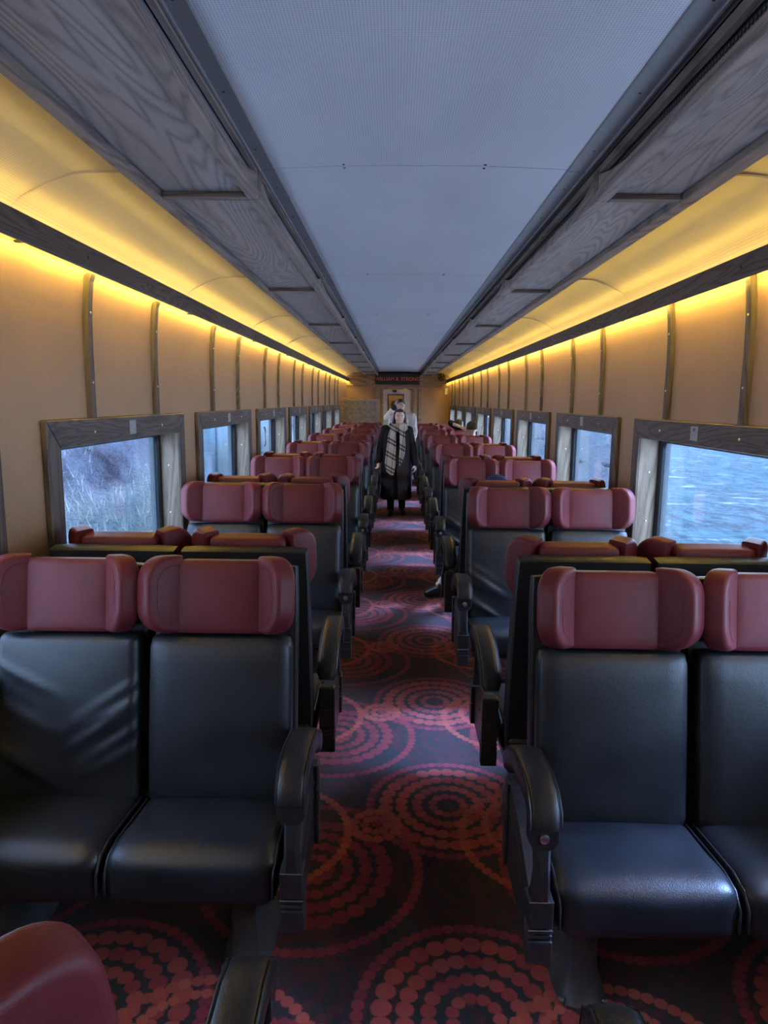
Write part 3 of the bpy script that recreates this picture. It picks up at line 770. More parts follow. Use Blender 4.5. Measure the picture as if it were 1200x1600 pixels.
def bench_meshes():
    c = {}
    c['back'] = MB().cushion(0.468, 0.085, 0.56, 0.03, Matrix.Translation((0, 0.045, 0.275)), 10, (0.002, 0.012, 0.0)).mesh('backrest', M['black'], 60)
    for s in (3, 8):
        c['back_w%d' % s] = MB().cushion(0.468, 0.085, 0.56, 0.03, Matrix.Translation((0, 0.045, 0.275)), 40, (0.002, 0.014, 0.0), wrinkle(s)).mesh('backrest', M['black'], 60)
    # shell: upright board with padded top
    mb = MB().cushion(0.485, 0.075, 0.80, 0.018, Matrix.Translation((0, 0.122, 0.382)), 6)
    c['shell'] = mb.mesh('back_shell', M['shell'], 50)
    # headrest pad
    c['pad'] = MB().cushion(0.292, 0.085, 0.240, 0.014, Matrix.Translation((0, 0.040, 0.682)), 10, (0.0, 0.008, 0.0)).mesh('headrest', M['red'], 60)
    # wing outline (u outward, z)
    def wing(s):
        pts = []
        hz = 0.126; wd = 0.134; r = 0.092
        pts += [(0, -hz), (wd-r, -hz)]
        for k in range(1, 9):
            a = -PI/2 + PI/2*k/8; pts.append((wd-r+r*math.cos(a), -hz+r+r*math.sin(a)))
        r2 = 0.080
        for k in range(0, 9):
            a = PI/2*k/8; pts.append((wd-r2+r2*math.cos(a), hz-r2+r2*math.sin(a)))
        pts += [(0, hz)]
        # plane: u axis outward+forward, thickness axis normal
        ph = math.radians(50)
        U = Vector((s*math.cos(ph), -math.sin(ph), 0)); Z = Vector((0, 0, 1)); N = U.cross(Z)
        Mx = Matrix(((U.x, Z.x, N.x, s*0.146), (U.y, Z.y, N.y, 0.035), (U.z, Z.z, N.z, 0.690), (0, 0, 0, 1)))
        mb = MB().slab(pts, 0.074, 0.018, Mx, 4)
        sgn = 1 if N.y < 0 else -1
        # stitched seam on the inner face
        seam = [(0.012, -hz+0.03)]
        seam += [(wd-0.035-r+0.02+(r-0.02)*math.cos(-PI/2+PI/2*k/6), -hz+0.03+(r-0.02)+(r-0.02)*math.sin(-PI/2+PI/2*k/6)) for k in range(7)]
        seam += [(wd-0.035-r2+0.02+(r2-0.02)*math.cos(PI/2*k/6), hz-0.03-(r2-0.02)+(r2-0.02)*math.sin(PI/2*k/6)) for k in range(7)]
        seam += [(0.012, hz-0.03)]
        pth = [Mx @ Vector((p[0], p[1], sgn*0.0368)) for p in seam]
        mb.tube(pth, 0.0016, 5)
        return mb.mesh('wing', M['red'], 50)
    c['wing-1'] = wing(-1); c['wing1'] = wing(1)
    # seat cushion, d .33 .. .70, sloping down to the back; local origin at bench
    def seatfn(x, y, z):
        # front nose rounds over and droops
        if y < -0.12 and z < 0: z -= 0.028*min(1, (-0.12-y)/0.1)
        if z > 0: z += 0.010*math.exp(-((y+0.11)/0.08)**2)
        return (x, y, z)
    Ms = Matrix.Translation((0, -0.495, 0.378)) @ rotx(-0.075)
    mb = MB().cushion(0.488, 0.40, 0.135, 0.045, Ms, 12, (0.004, 0.008, 0.014), seatfn)
    c['cushion'] = mb.mesh('seat_cushion', M['black'], 60)
    for s in (-1, 1):
        mb = MB()
        mb.tube([Ms @ Vector((s*0.238, yy, zz)) for yy, zz in ((0.16, 0.056), (0.0, 0.060), (-0.10, 0.062), (-0.165, 0.048), (-0.196, 0.01), (-0.196, -0.05))], 0.0042, 6)
        c['piping%d' % s] = mb.mesh('piping', M['black'], 60)
    # headrest hinge plate (steel) by the aisle
    c['hinge'] = MB().box(-0.02, 0.02, -0.33, -0.24, 0.50, 0.56).box(-0.02, 0.02, -0.30, -0.26, 0.44, 0.50).mesh('hinge_plate', M['steel'], None, 0.004)
    # seat frame beam
    c['frame'] = MB().box(-0.48, 0.48, -0.60, -0.22, 0.265, 0.315).box(-0.48, 0.48, -0.30, -0.20, 0.315, 0.42).mesh('seat_frame', M['metal_black'], None, 0.01)
    # pedestal
    secs = []
    for z, w, d0, d1 in ((0.0, 0.076, 0.25, 0.600), (0.012, 0.076, 0.25, 0.600), (0.03, 0.066, 0.28, 0.58), (0.10, 0.052, 0.31, 0.56), (0.18, 0.050, 0.32, 0.565), (0.27, 0.062, 0.29, 0.59)):
        ring = []
        for k in range(20):
            a = 2*PI*k/20; cx, cy = math.cos(a), math.sin(a)
            q = (abs(cx)**4+abs(cy)**4)**-0.25
            ring.append((w*cx*q, -(d0+d1)/2+(d1-d0)/2*cy*q, z))
        secs.append(ring)
    c['pedestal'] = MB().loft(secs).mesh('pedestal', M['pedestal'], 40)
    mb = MB()
    for sx, sy in ((-0.062, -0.575), (0.062, -0.575), (-0.062, -0.28), (0.062, -0.28)): mb.ball((sx, sy, 0.016), (0.011, 0.011, 0.008), 8, 5)
    c['bolt'] = mb.mesh('floor_bolt', M['worn'], 60)
    # armrest pad: cane shaped sweep in (d, z)
    path = [(0.285, 0.585), (0.30, 0.612), (0.36, 0.655), (0.45, 0.695), (0.54, 0.708), (0.615, 0.714), (0.668, 0.706), (0.698, 0.682), (0.702, 0.652)]
    secs = []
    for i, (d, z) in enumerate(path):
        a = path[max(i-1, 0)]; b = path[min(i+1, len(path)-1)]
        t = Vector((b[0]-a[0], b[1]-a[1])).normalized(); nn = Vector((-t.y, t.x))
        hw = 0.043*(0.72 if i == 0 else 1); ht = 0.036*(0.6 if i == 0 else 1)*(1.0 if i < 6 else 0.95)
        ring = []
        for k in range(20):
            an = 2*PI*k/20; cx, cy = math.cos(an), math.sin(an); q = (abs(cx)**4.5+abs(cy)**4.5)**(-1/4.5)
            ring.append((hw*cx*q, -(d+nn.x*ht*cy*q), z+nn.y*ht*cy*q))
        secs.append(ring)
    mb = MB().loft(secs)
    for s in (-1, 1):
        mb.tube([(s*0.040, -(d+(0.030*Vector((-(path[min(i+1,8)][1]-path[max(i-1,0)][1]), path[min(i+1,8)][0]-path[max(i-1,0)][0])).normalized()).x), z+(0.030*Vector((-(path[min(i+1,8)][1]-path[max(i-1,0)][1]), path[min(i+1,8)][0]-path[max(i-1,0)][0])).normalized()).y) for i, (d, z) in enumerate(path) if i > 0], 0.0022, 5)
    c['armpad'] = mb.mesh('arm_pad', M['arm'], 60)
    # bracket, strut and block at the front
    mb = MB().prism([(-0.040, 0.660), (0.040, 0.660), (0.040, 0.612), (0.026, 0.585), (-0.026, 0.585), (-0.040, 0.612)], -0.715, -0.672, 'y')
    c['bracket'] = mb.mesh('arm_bracket', M['metal_black'], None, 0.005, 2)
    secs = []
    for z, d, w in ((0.605, 0.695, 0.024), (0.57, 0.706, 0.020), (0.52, 0.716, 0.019), (0.47, 0.714, 0.022), (0.44, 0.708, 0.028)):
        secs.append([(-w, -d, z), (-w*0.6, -d-0.012, z), (w*0.6, -d-0.012, z), (w, -d, z), (w, -d+0.035, z), (-w, -d+0.035, z)])
    c['strut'] = MB().loft(secs).mesh('arm_strut', M['metal_black'], 30)
    mb = MB().box(-0.033, 0.033, -0.722, -0.66, 0.365, 0.445)
    for z in (0.353, 0.337): mb.box(-0.033, 0.033, -0.718, -0.66, z-0.006, z+0.006)
    mb.box(-0.033, 0.033, -0.722, -0.66, 0.262, 0.328); mb.box(-0.028, 0.028, -0.712, -0.665, 0.27, 0.44)
    c['block'] = mb.mesh('arm_block', M['metal_black'], None, 0.004, 2)
    mb = MB()
    for z in (0.444, 0.362): mb.tube([(-0.033, -0.7225, z), (0.033, -0.7225, z)], 0.0018, 5)
    c['wear'] = mb.mesh('worn_edge', M['worn'])
    # side panel with two moulded lines
    out = [(0.285, 0.265), (0.285, 0.545), (0.34, 0.545), (0.50, 0.51), (0.67, 0.435), (0.67, 0.265)]
    mb = MB().prism([(-d, z) for d, z in out], -0.022, 0.016, 'x')
    for s in (-1, 1):
        x = -0.022 if s < 0 else 0.016
        for dz in (0.0, 0.05):
            mb.tube([(x, -0.30, 0.50-dz), (x, -0.50, 0.462-dz), (x, -0.66, 0.395-dz)], 0.004, 6)
    c['panel'] = mb.mesh('side_panel', M['metal_black'], None)
    mb = MB().box(-0.031, 0.031, -0.33, -0.287, 0.262, 0.55)
    for z0, z1 in ((0.262, 0.328), (0.332, 0.345), (0.349, 0.361), (0.366, 0.455), (0.46, 0.548)): mb.box(-0.033, 0.033, -0.33, -0.283, z0, z1)
    c['rear_block'] = mb.mesh('rear_post', M['metal_black'], None, 0.005, 2)
    secs = [[(0.013*math.cos(2*PI*k/12), y, 0.622+0.013*math.sin(2*PI*k/12)) for k in range(12)] for y in (-0.712, -0.720)]
    secs.append([(0.007*math.cos(2*PI*k/12), -0.722, 0.622+0.007*math.sin(2*PI*k/12)) for k in range(12)])
    c['armbolt'] = MB().loft(secs).mesh('arm_bolt', M['steel'], 40)
    return c
BM = bench_meshes()
SW = Matrix(((1, 0, 0, 0), (0, 1, 0, 0), (0, 0, 1, 0), (0, 0, 0, 1)))
def make_bench(aisle, wrinkles=(None, None), bolt=True, recline=0.0):
    """aisle = +1 when the aisle is at local +x"""
    r = empty('double_seat')
    for i, x in enumerate((-0.25*aisle*1.0, 0.25*aisle)):       # window seat first, aisle seat second
        bf = back_frame(x, recline)
        w = wrinkles[i]
        o = put('backrest', BM['back' if w is None else 'back_w%d' % w], r); o.matrix_local = bf
        o = put('back_shell', BM['shell'], r); o.matrix_local = bf
        hd = put('headrest', BM['pad'], r); hd.matrix_local = bf
        for s in (-1, 1): put('wing', BM['wing%d' % s], hd)
        cu = put('seat_cushion', BM['cushion'], r, (x, 0, 0)); [put('piping', BM['piping%d' % s], cu) for s in (-1, 1)]
    o = put('hinge_plate', BM['hinge'], r, (0.455*aisle, 0, 0))
    put('seat_frame', BM['frame'], r)
    for x in (0.375*aisle, -0.40*aisle):
        p = put('pedestal', BM['pedestal'], r, (x, 0, 0)); b = put('floor_bolt', BM['bolt'], p); b['kind'] = 'stuff'
    ar = empty('armrest'); ar.parent = r; ar.location = (0.545*aisle, 0, 0)
    for k, n in (('armpad', 'arm_pad'), ('bracket', 'arm_bracket'), ('strut', 'arm_strut'), ('block', 'arm_block'), ('panel', 'side_panel'), ('rear_block', 'rear_post')): put(n, BM[k], ar)
    o = put('worn_edge', BM['wear'], ar); o['kind'] = 'stuff'
    if bolt: put('arm_bolt', BM['armbolt'], ar)
    return r
ORD = ['nearest', 'second', 'third', 'fourth', 'fifth', 'sixth', 'seventh', 'farthest']
XBL, XBR = -0.816, 0.942                       # bench centres
YML, YMR = 2.435, 2.345
benches = {}
for bank, xb, ym in ((-1, XBL, YML), (1, XBR, YMR)):
    side = 'left' if bank < 0 else 'right'
    for k in range(-1, 8):
        for facing in (1, -1):                  # 1: faces the viewer, -1: faces away
            if k == -1 and facing == 1: continue
            if k == 7 and facing == -1: continue
            aisle = (-bank)*facing
            wr_ = (None, None)
            if bank < 0 and k == 0 and facing == 1: wr_ = (3, None)
            if bank > 0 and k in (1, 2) and facing == 1: wr_ = (None, 8)
            b = make_bench(aisle, wr_, bolt=not (bank < 0 and k == 0), recline=0.13 if k == -1 else 0.0)
            b.location = (xb+(0.02*(-bank) if k == -1 else 0), ym+P*k+(0.065 if k == -1 else 0), 0); b.rotation_euler = (0, 0, 0 if facing == 1 else PI)
            if facing == 1:
                lab = 'black double seat with burgundy headrests facing the viewer, %s such row %s of aisle' % (ORD[k], side)
            else:
                kk = k+1
                lab = 'black double seat turned away from the viewer, %s such row %s of the aisle' % (ORD[kk] if kk < 7 else 'farthest', side)
            tag(b, lab, 'seat', 'double seats along the aisle')
            benches[(bank, k, facing)] = b
# ================================================================== PEOPLE
def baked(mb, name, mat, voxel, parent=None, smooth=2, factor=0.5, disp=None):
    """union of the added shapes as one continuous skin"""
    tmp = bpy.data.objects.new('tmp', mb.mesh('tmp', mat)); COL.objects.link(tmp)
    r = tmp.modifiers.new('r', 'REMESH'); r.mode = 'VOXEL'; r.voxel_size = voxel
    if smooth:
        s = tmp.modifiers.new('s', 'SMOOTH'); s.iterations = smooth; s.factor = factor
    dg = bpy.context.evaluated_depsgraph_get(); me = bpy.data.meshes.new_from_object(tmp.evaluated_get(dg))
    COL.objects.unlink(tmp); bpy.data.objects.remove(tmp)
    me.materials.clear(); me.materials.append(mat)
    if disp:
        for v in me.vertices: v.co = disp(v.co)
    for p in me.polygons: p.use_smooth = True
    me.name = name
    return put(name, me, parent)
def skin(name, col): 
    m, nt, b = new_mat(name); t = NT(nt); f = t.noise(t.coord(), 9, 3)
    t.l(t.ramp(f, [(0.3, tuple(x*0.92 for x in col)), (0.7, tuple(min(1, x*1.06) for x in col))]), b.inputs['Base Color'])
    b.inputs['Roughness'].default_value = 0.5; return m
def cloth(name, col, scale=90, bump=0.4): return plain(name, col, 0.85, 0, 0.2, 0.25, scale, bump)
M['skin_a'] = skin('skin_fair', (0.62, 0.42, 0.34)); M['skin_b'] = skin('skin_tan', (0.50, 0.31, 0.23))
M['hair'] = plain('black_hair', (0.010, 0.009, 0.010), 0.45, 0, 0.5, 0.4, 140, 0.5)
M['coat'] = cloth('black_wool', (0.012, 0.011, 0.013), 120); M['trouser'] = cloth('dark_trousers', (0.014, 0.014, 0.018), 120)
M['boot'] = plain('black_boot', (0.010, 0.010, 0.011), 0.28); M['fleece'] = cloth('light_grey_fleece', (0.50, 0.50, 0.52), 45, 0.9)
M['white_eye'] = plain('eye_white', (0.75, 0.73, 0.70), 0.3); M['iris'] = plain('dark_iris', (0.02, 0.013, 0.010), 0.2); M['lip'] = plain('lip', (0.45, 0.14, 0.13), 0.4); M['teeth'] = plain('teeth', (0.8, 0.78, 0.72), 0.3)
M['navy'] = cloth('navy_knit', (0.020, 0.035, 0.16), 120); M['white_cloth'] = cloth('white_cloth', (0.70, 0.68, 0.60), 60); M['olive'] = cloth('dark_olive_knit', (0.035, 0.037, 0.024), 120)
M['green_jacket'] = cloth('dark_green_jacket', (0.02, 0.03, 0.03), 80)
def plaid():
    m, nt, b = new_mat('plaid_scarf'); t = NT(nt)
    tc = t.n('ShaderNodeTexCoord'); sp = t.n('ShaderNodeSeparateXYZ'); t.l(tc.outputs['Object'], sp.inputs[0])
    def bands(v, per, off):
        f = t.math('FRACT', t.math('ADD', t.math('DIVIDE', v, per), off))
        a = t.math('LESS_THAN', t.math('ABSOLUTE', t.math('SUBTRACT', f, 0.20)), 0.075); c = t.math('LESS_THAN', t.math('ABSOLUTE', t.math('SUBTRACT', f, 0.45)), 0.075)
        return t.math('MAXIMUM', a, c)
    zz = t.math('ADD', sp.outputs['Z'], t.math('MULTIPLY', sp.outputs['X'], 0.55))
    xx = t.math('SUBTRACT', sp.outputs['X'], t.math('MULTIPLY', sp.outputs['Z'], 0.10))
    h = bands(zz, 0.21, 0.1); v = bands(xx, 0.12, 0.35)
    f = t.math('ADD', t.math('MULTIPLY', h, 0.62), t.math('MULTIPLY', v, 0.38))
    c = t.ramp(f, [(0.0, (0.40, 0.34, 0.28)), (0.45, (0.17, 0.145, 0.125)), (0.75, (0.035, 0.032, 0.034)), (1.0, (0.014, 0.013, 0.015))])
    t.l(c, b.inputs['Base Color']); b.inputs['Roughness'].default_value = 0.9; t.bump(t.noise(t.coord(), 200, 2), 0.3, 0.003, b); return m
M['plaid'] = plaid()

def add_head(mb, c, H=0.225, turn=0.0):
    """head mass with jaw, nose, ears; face towards -Y turned about Z"""
    R = Matrix.Translation(c) @ Matrix.Rotation(turn, 4, 'Z'); k = H/0.225
    def S(p): return tuple(x*k for x in p)
    mb.ball(S((0, 0.012, 0.022)), S((0.076, 0.094, 0.090)), 18, 12, R)
    mb.ball(S((0, -0.016, -0.035)), S((0.062, 0.070, 0.070)), 16, 10, R)
    mb.ball(S((0, -0.045, -0.088)), S((0.030, 0.030, 0.022)), 12, 8, R)
    for s in (-1, 1):
        mb.ball(S((s*0.038, -0.055, -0.028)), S((0.026, 0.026, 0.024)), 10, 8, R)
        mb.ball(S((s*0.077, 0.015, -0.012)), S((0.010, 0.020, 0.032)), 10, 8, R)
    mb.ball(S((0, -0.090, -0.025)), S((0.013, 0.018, 0.015)), 10, 8, R); mb.ball(S((0, -0.080, -0.004)), S((0.009, 0.014, 0.026)), 10, 8, R)
    mb.ball(S((0, -0.072, 0.030)), S((0.048, 0.02, 0.020)), 10, 8, R)
    return R, k
def face(root, R, k, smile=True):
    e = MB(); i = MB()
    for s in (-1, 1):
        e.ball((s*0.031*k, -0.076*k, 0.004*k), (0.014*k, 0.011*k, 0.0065*k), 10, 7, R)
        i.ball((s*0.031*k, -0.0855*k, 0.004*k), (0.0062*k, 0.004*k, 0.0062*k), 8, 6, R)
    for s, nm in ((-1, 'eyebrow'), (1, 'eyebrow')):
        MB().tube([R @ Vector((s*x*k, y*k, z*k)) for x, y, z in ((0.014, -0.092, 0.024), (0.032, -0.088, 0.029), (0.050, -0.074, 0.023))], [0.0025*k, 0.0042*k, 0.002*k], 6).build(nm, M['hair'], root, smooth=60)
    for s in (-1, 1):
        a = MB().ball((s*0.031*k, -0.076*k, 0.004*k), (0.014*k, 0.011*k, 0.0065*k), 10, 7, R).build('eye', M['white_eye'], root, smooth=60)
        MB().ball((s*0.031*k, -0.0855*k, 0.004*k), (0.0062*k, 0.004*k, 0.0062*k), 8, 6, R).build('iris', M['iris'], a, smooth=60)
    w = 0.030 if smile else 0.024; up = 0.010 if smile else 0.0
    m = MB().tube([R @ Vector((x*w*k, (-0.090+0.020*x*x)*k, (-0.062+up*x*x)*k)) for x in (-1, -0.6, -0.2, 0.2, 0.6, 1)], [0.003*k, 0.006*k, 0.0075*k, 0.0075*k, 0.006*k, 0.003*k], 8).build('mouth', M['lip'], root, smooth=60)
    if smile:
        MB().tube([R @ Vector((x*w*0.75*k, (-0.0955+0.02*x*x*0.56)*k, (-0.060+up*x*x*0.56)*k)) for x in (-1, -0.5, 0, 0.5, 1)], [0.001*k, 0.003*k, 0.0036*k, 0.003*k, 0.001*k], 6).build('teeth', M['teeth'], m, smooth=60)
def add_hand(mb, wrist, d, out, curl=0.6, size=1.0):
    """palm with four fingers and a thumb; d = direction of the hand, out = direction the thumb leaves in"""
    d = Vector(d).normalized(); out = Vector(out); out = (out - d*out.dot(d)).normalized(); pl = d.cross(out).normalized(); w = Vector(wrist)
    L = (0.070, 0.078, 0.073, 0.058)
    for i in range(4):
        o = out*(0.030-0.020*i)*size; kn = w + d*(0.082-0.004*abs(i-1))*size + o
        mb.limb(w + o*0.7, kn, 0.0115*size, 0.0105*size, 8)
        d1 = (d*math.cos(curl) + pl*math.sin(curl)); d2 = (d*math.cos(curl*2.2) + pl*math.sin(curl*2.2))
        k2 = kn + d1*L[i]*0.52*size; mb.limb(kn, k2, 0.0092*size, 0.0084*size, 8); mb.limb(k2, k2 + d2*L[i]*0.48*size, 0.0082*size, 0.0068*size, 8)
    t0 = w + d*0.025*size + out*0.022*size; t1 = t0 + (d*0.6+out*0.75+pl*0.35).normalized()*0.040*size; t2 = t1 + (d*0.85+out*0.25+pl*0.45).normalized()*0.030*size
    mb.limb(t0, t1, 0.013*size, 0.010*size, 8); mb.limb(t1, t2, 0.0098*size, 0.0078*size, 8)
def figure(root, J, skinm, topm, legm, shoem, voxel=0.010, smile=True, top_pad=0.012, turn=0.0, hair=None, female=False, fluffy=0.0, topname='jacket', headH=0.225, sleeve=0.93):
    V = {k: Vector(v) for k, v in J.items()}
    b = MB(); R, k = add_head(b, V['head'], headH, turn)
    b.limb(V['neck'], V['head']+Vector((0, 0.01, -0.05)), 0.052, 0.048)
    b.limb(V['pelvis'], V['chest'], 0.115, 0.12); b.limb(V['chest'], V['neck']-Vector((0, 0, 0.05)), 0.115, 0.07)
    for s in ('l', 'r'):
        b.limb(V['chest']+Vector((0, 0, 0.06)), V['sh'+s], 0.075, 0.058); b.limb(V['sh'+s], V['el'+s], 0.050, 0.038); b.limb(V['el'+s], V['wr'+s], 0.038, 0.025)
        add_hand(b, V['wr'+s], V['hd'+s], V['th'+s], 0.55)
        b.limb(V['hip'+s], V['kn'+s], 0.083, 0.055); b.limb(V['kn'+s], V['an'+s], 0.054, 0.036); b.limb(V['an'+s], V['to'+s], 0.036, 0.030)
    baked(b, 'body', skinm, voxel, root, 3)
    face(root, R, k, smile)
    g = MB(); p = top_pad
    g.limb(V['pelvis']+Vector((0, 0, 0.02)), V['chest'], 0.130+p, 0.135+p); g.limb(V['chest'], V['neck']-Vector((0, 0, 0.06)), 0.125+p, 0.075+p)
    for s in ('l', 'r'):
        g.limb(V['chest']+Vector((0, 0, 0.06)), V['sh'+s], 0.085+p, 0.066+p); g.limb(V['sh'+s], V['el'+s], 0.060+p, 0.050+p)
        e = V['el'+s]; w_ = V['wr'+s]; g.limb(e, e+(w_-e)*sleeve, 0.050+p, 0.038+p)
    def fz(c):
        if not fluffy: return c
        return c + Vector((noise.noise(c*38), noise.noise(c*38+Vector((9, 0, 0))), noise.noise(c*38+Vector((0, 7, 0)))))*fluffy
    baked(g, topname, topm, voxel*1.2, root, 3, disp=fz)
    if legm:
        g = MB(); g.limb(V['pelvis'], V['pelvis']+Vector((0, 0, 0.05)), 0.13, 0.125)
        for s in ('l', 'r'):
            g.limb(V['pelvis'], V['hip'+s], 0.10, 0.098); g.limb(V['hip'+s], V['kn'+s], 0.095, 0.068); a = V['an'+s]; g.limb(V['kn'+s], V['kn'+s]+(a-V['kn'+s])*0.95, 0.068, 0.052)
        baked(g, 'trousers', legm, voxel*1.2, root, 3)
    for s in ('l', 'r'):
        g = MB(); a = V['an'+s]; t = V['to'+s]; dn = Vector((0, 0, -0.012))
        u = (t-a); u.z = 0; u.normalize()
        g.limb(a+Vector((0, 0, 0.06)), a-u*0.02+dn*2, 0.047, 0.044); g.limb(a-u*0.03-Vector((0, 0, 0.04)), t-Vector((0, 0, 0.004)), 0.036, 0.036); g.limb(a, t, 0.042, 0.034)
        zmin = min(a.z-0.085, t.z-0.042)
        def flat(c, z=max(0.0, zmin) if zmin < 0.05 else zmin): return Vector((c.x, c.y, max(c.z, z+0.002)))
        baked(g, 'shoe', shoem, 0.008, root, 3, disp=flat)
    if hair == 'short':
        h = MB(); h.ball((0, 0.020*k, 0.040*k), (0.084*k, 0.098*k, 0.086*k), 16, 12, R); h.ball((0, -0.045*k, 0.088*k), (0.060*k, 0.045*k, 0.032*k), 12, 8, R)
        h.ball((0, 0.07*k, -0.01*k), (0.066*k, 0.045*k, 0.06*k), 12, 8, R)
        baked(h, 'hair', M['hair'], 0.010, root, 1, disp=lambda c: c + Vector((0, 0, 1))*noise.noise(c*70)*0.008)
    elif hair == 'beanie' or hair == 'cap':
        pass
    return R, k, V

# ---- woman walking up the aisle
wom = empty('person', (0.02, 10.5, 0)); tag(wom, 'woman in a long black coat and plaid scarf walking up the aisle', 'person')
J = dict(head=(0.045, -0.02, 1.495), neck=(0.02, 0.0, 1.36), chest=(0.0, 0.01, 1.18), pelvis=(0, 0.01, 0.88),
         shl=(-0.165, 0.01, 1.30), shr=(0.18, 0.01, 1.29), ell=(-0.235, 0.03, 1.03), elr=(0.245, 0.02, 1.02), wrl=(-0.265, -0.06, 0.83), wrr=(0.285, -0.04, 0.79),
         hdl=(-0.05, -0.15, -1), hdr=(0.08, -0.1, -1), thl=(0.5, -1, 0), thr=(-0.5, -1, 0),
         hipl=(-0.085, 0.0, 0.86), hipr=(0.085, 0.0, 0.86), knl=(-0.085, -0.07, 0.47), knr=(0.09, 0.03, 0.47), anl=(-0.075, -0.04, 0.085), anr=(0.10, 0.12, 0.085), tol=(-0.085, -0.18, 0.04), tor=(0.12, -0.02, 0.04))
R, k, V = figure(wom, J, M['skin_a'], M['coat'], M['trouser'], M['boot'], 0.0065, True, 0.014, 0.06, None, topname='coat_top')
# coat skirt
secs = []
for z, rx, ry, ox in ((1.33, 0.15, 0.10, 0.01), (1.26, 0.200, 0.125, 0.005), (1.12, 0.205, 0.145, 0.0), (0.98, 0.205, 0.150, 0.0), (0.80, 0.215, 0.160, -0.005), (0.60, 0.225, 0.170, -0.01), (0.42, 0.232, 0.178, -0.012), (0.275, 0.236, 0.182, -0.012), (0.262, 0.225, 0.172, -0.012)):
    ring = []
    for i in range(48):
        a = 2*PI*i/48; f = 1 + (0.030*math.sin(7*a+z*2)+0.015*math.sin(11*a+1))*max(0, (1.2-z))
        d = abs(((a+PI/2) % (2*PI)) - 0 if ((a+PI/2) % (2*PI)) < PI else (2*PI - (a+PI/2) % (2*PI)))
        if z < 0.75: f -= 0.30*math.exp(-(d/0.12)**2)*(0.75-z)/0.5
        else: f -= 0.03*math.exp(-(d/0.10)**2)
        ring.append((ox+0.01*(z < 0.75)+rx*f*math.cos(a), ry*f*math.sin(a)-0.005, z))
    secs.append(ring)
MB().loft(secs).build('coat_skirt', M['coat'], wom, smooth=70)
M['coat_brown'] = cloth('brown_black_wool', (0.024, 0.017, 0.015), 120)
for s, mt in ((-1, 'coat'), (1, 'coat_brown')):   # lapels
    MB().loft([[(s*0.02, -0.165, 1.02), (s*0.05, -0.168, 1.05), (s*0.05, -0.155, 1.05), (s*0.02, -0.152, 1.02)], [(s*0.05, -0.150, 1.18), (s*0.13, -0.142, 1.20), (s*0.13, -0.128, 1.20), (s*0.05, -0.136, 1.18)], [(s*0.06, -0.105, 1.34), (s*0.12, -0.08, 1.345), (s*0.12, -0.065, 1.345), (s*0.06, -0.09, 1.34)]]).build('lapel', M[mt], wom, smooth=40)
MB().loft([[(0.0, -0.176, 1.05), (0.13, -0.155, 1.05), (0.13, -0.14, 1.05), (0.0, -0.16, 1.05)], [(0.0, -0.190, 0.80), (0.15, -0.160, 0.80), (0.15, -0.145, 0.80), (0.0, -0.172, 0.80)], [(0.035, -0.212, 0.40), (0.17, -0.165, 0.40), (0.17, -0.15, 0.40), (0.035, -0.195, 0.40)], [(0.045, -0.216, 0.265), (0.175, -0.165, 0.265), (0.175, -0.15, 0.265), (0.045, -0.20, 0.265)]]).build('coat_flap', M['coat_brown'], wom, smooth=50)
# scarf: neck wrap and two hanging ends
sc_ = MB()
ring = [(0.02+0.098*math.cos(a), -0.015+0.088*math.sin(a), 1.362+0.022*math.sin(a+0.6)) for a in [2*PI*i/20 for i in range(21)]]
sc_.tube([(p[0], p[1], p[2]+0.012) for p in ring], 0.046, 10); sc_.tube([(p[0]*1.12, p[1]*1.12, p[2]-0.040) for p in ring], 0.042, 10)
def strip(path, widths, th=0.016):
    for (a, wa), (b_, wb) in zip(zip(path, widths), zip(path[1:], widths[1:])):
        pass
    secs = []
    for i, (p, w) in enumerate(zip(path, widths)):
        ring_ = []
        for j in range(16):
            an = 2*PI*j/16; q = (abs(math.cos(an))**4+abs(math.sin(an))**4)**-0.25
            x = w/2*math.cos(an)*q; wob = 0.010*math.sin(x*60+i*0.8)
            ring_.append((p[0]+x, p[1]+wob+th/2*math.sin(an)*q, p[2]))
        secs.append(ring_)
    sc_.loft(secs)
strip([(-0.045, -0.14, 1.36), (-0.065, -0.172, 1.22), (-0.072, -0.190, 1.06), (-0.085, -0.200, 0.92), (-0.09, -0.208, 0.80), (-0.085, -0.212, 0.70), (-0.06, -0.214, 0.635)], [0.09, 0.125, 0.145, 0.160, 0.165, 0.13, 0.05])
strip([(0.075, -0.14, 1.36), (0.088, -0.172, 1.24), (0.092, -0.186, 1.10), (0.088, -0.192, 0.98), (0.075, -0.196, 0.88), (0.05, -0.198, 0.775)], [0.08, 0.09, 0.095, 0.09, 0.07, 0.02])
baked(sc_, 'scarf', M['plaid'], 0.007, wom, 2)
h = MB()
h.ball((0, 0.036, 0.036), (0.086, 0.088, 0.088), 18, 12, R); h.ball((0, -0.012, 0.092), (0.064, 0.060, 0.030), 12, 8, R)
for s in (-1, 1): h.limb(R @ Vector((s*0.070, -0.005, 0.065)), R @ Vector((s*0.084, 0.030, -0.07)), 0.020, 0.026); 
h.limb(R @ Vector((0, 0.075, -0.02)), R @ Vector((-0.03, 0.10, -0.24)), 0.075, 0.05); h.limb(R @ Vector((-0.075, 0.03, -0.06)), R @ Vector((-0.10, 0.04, -0.17)), 0.034, 0.026)
baked(h, 'hair', M['hair'], 0.009, wom, 2)

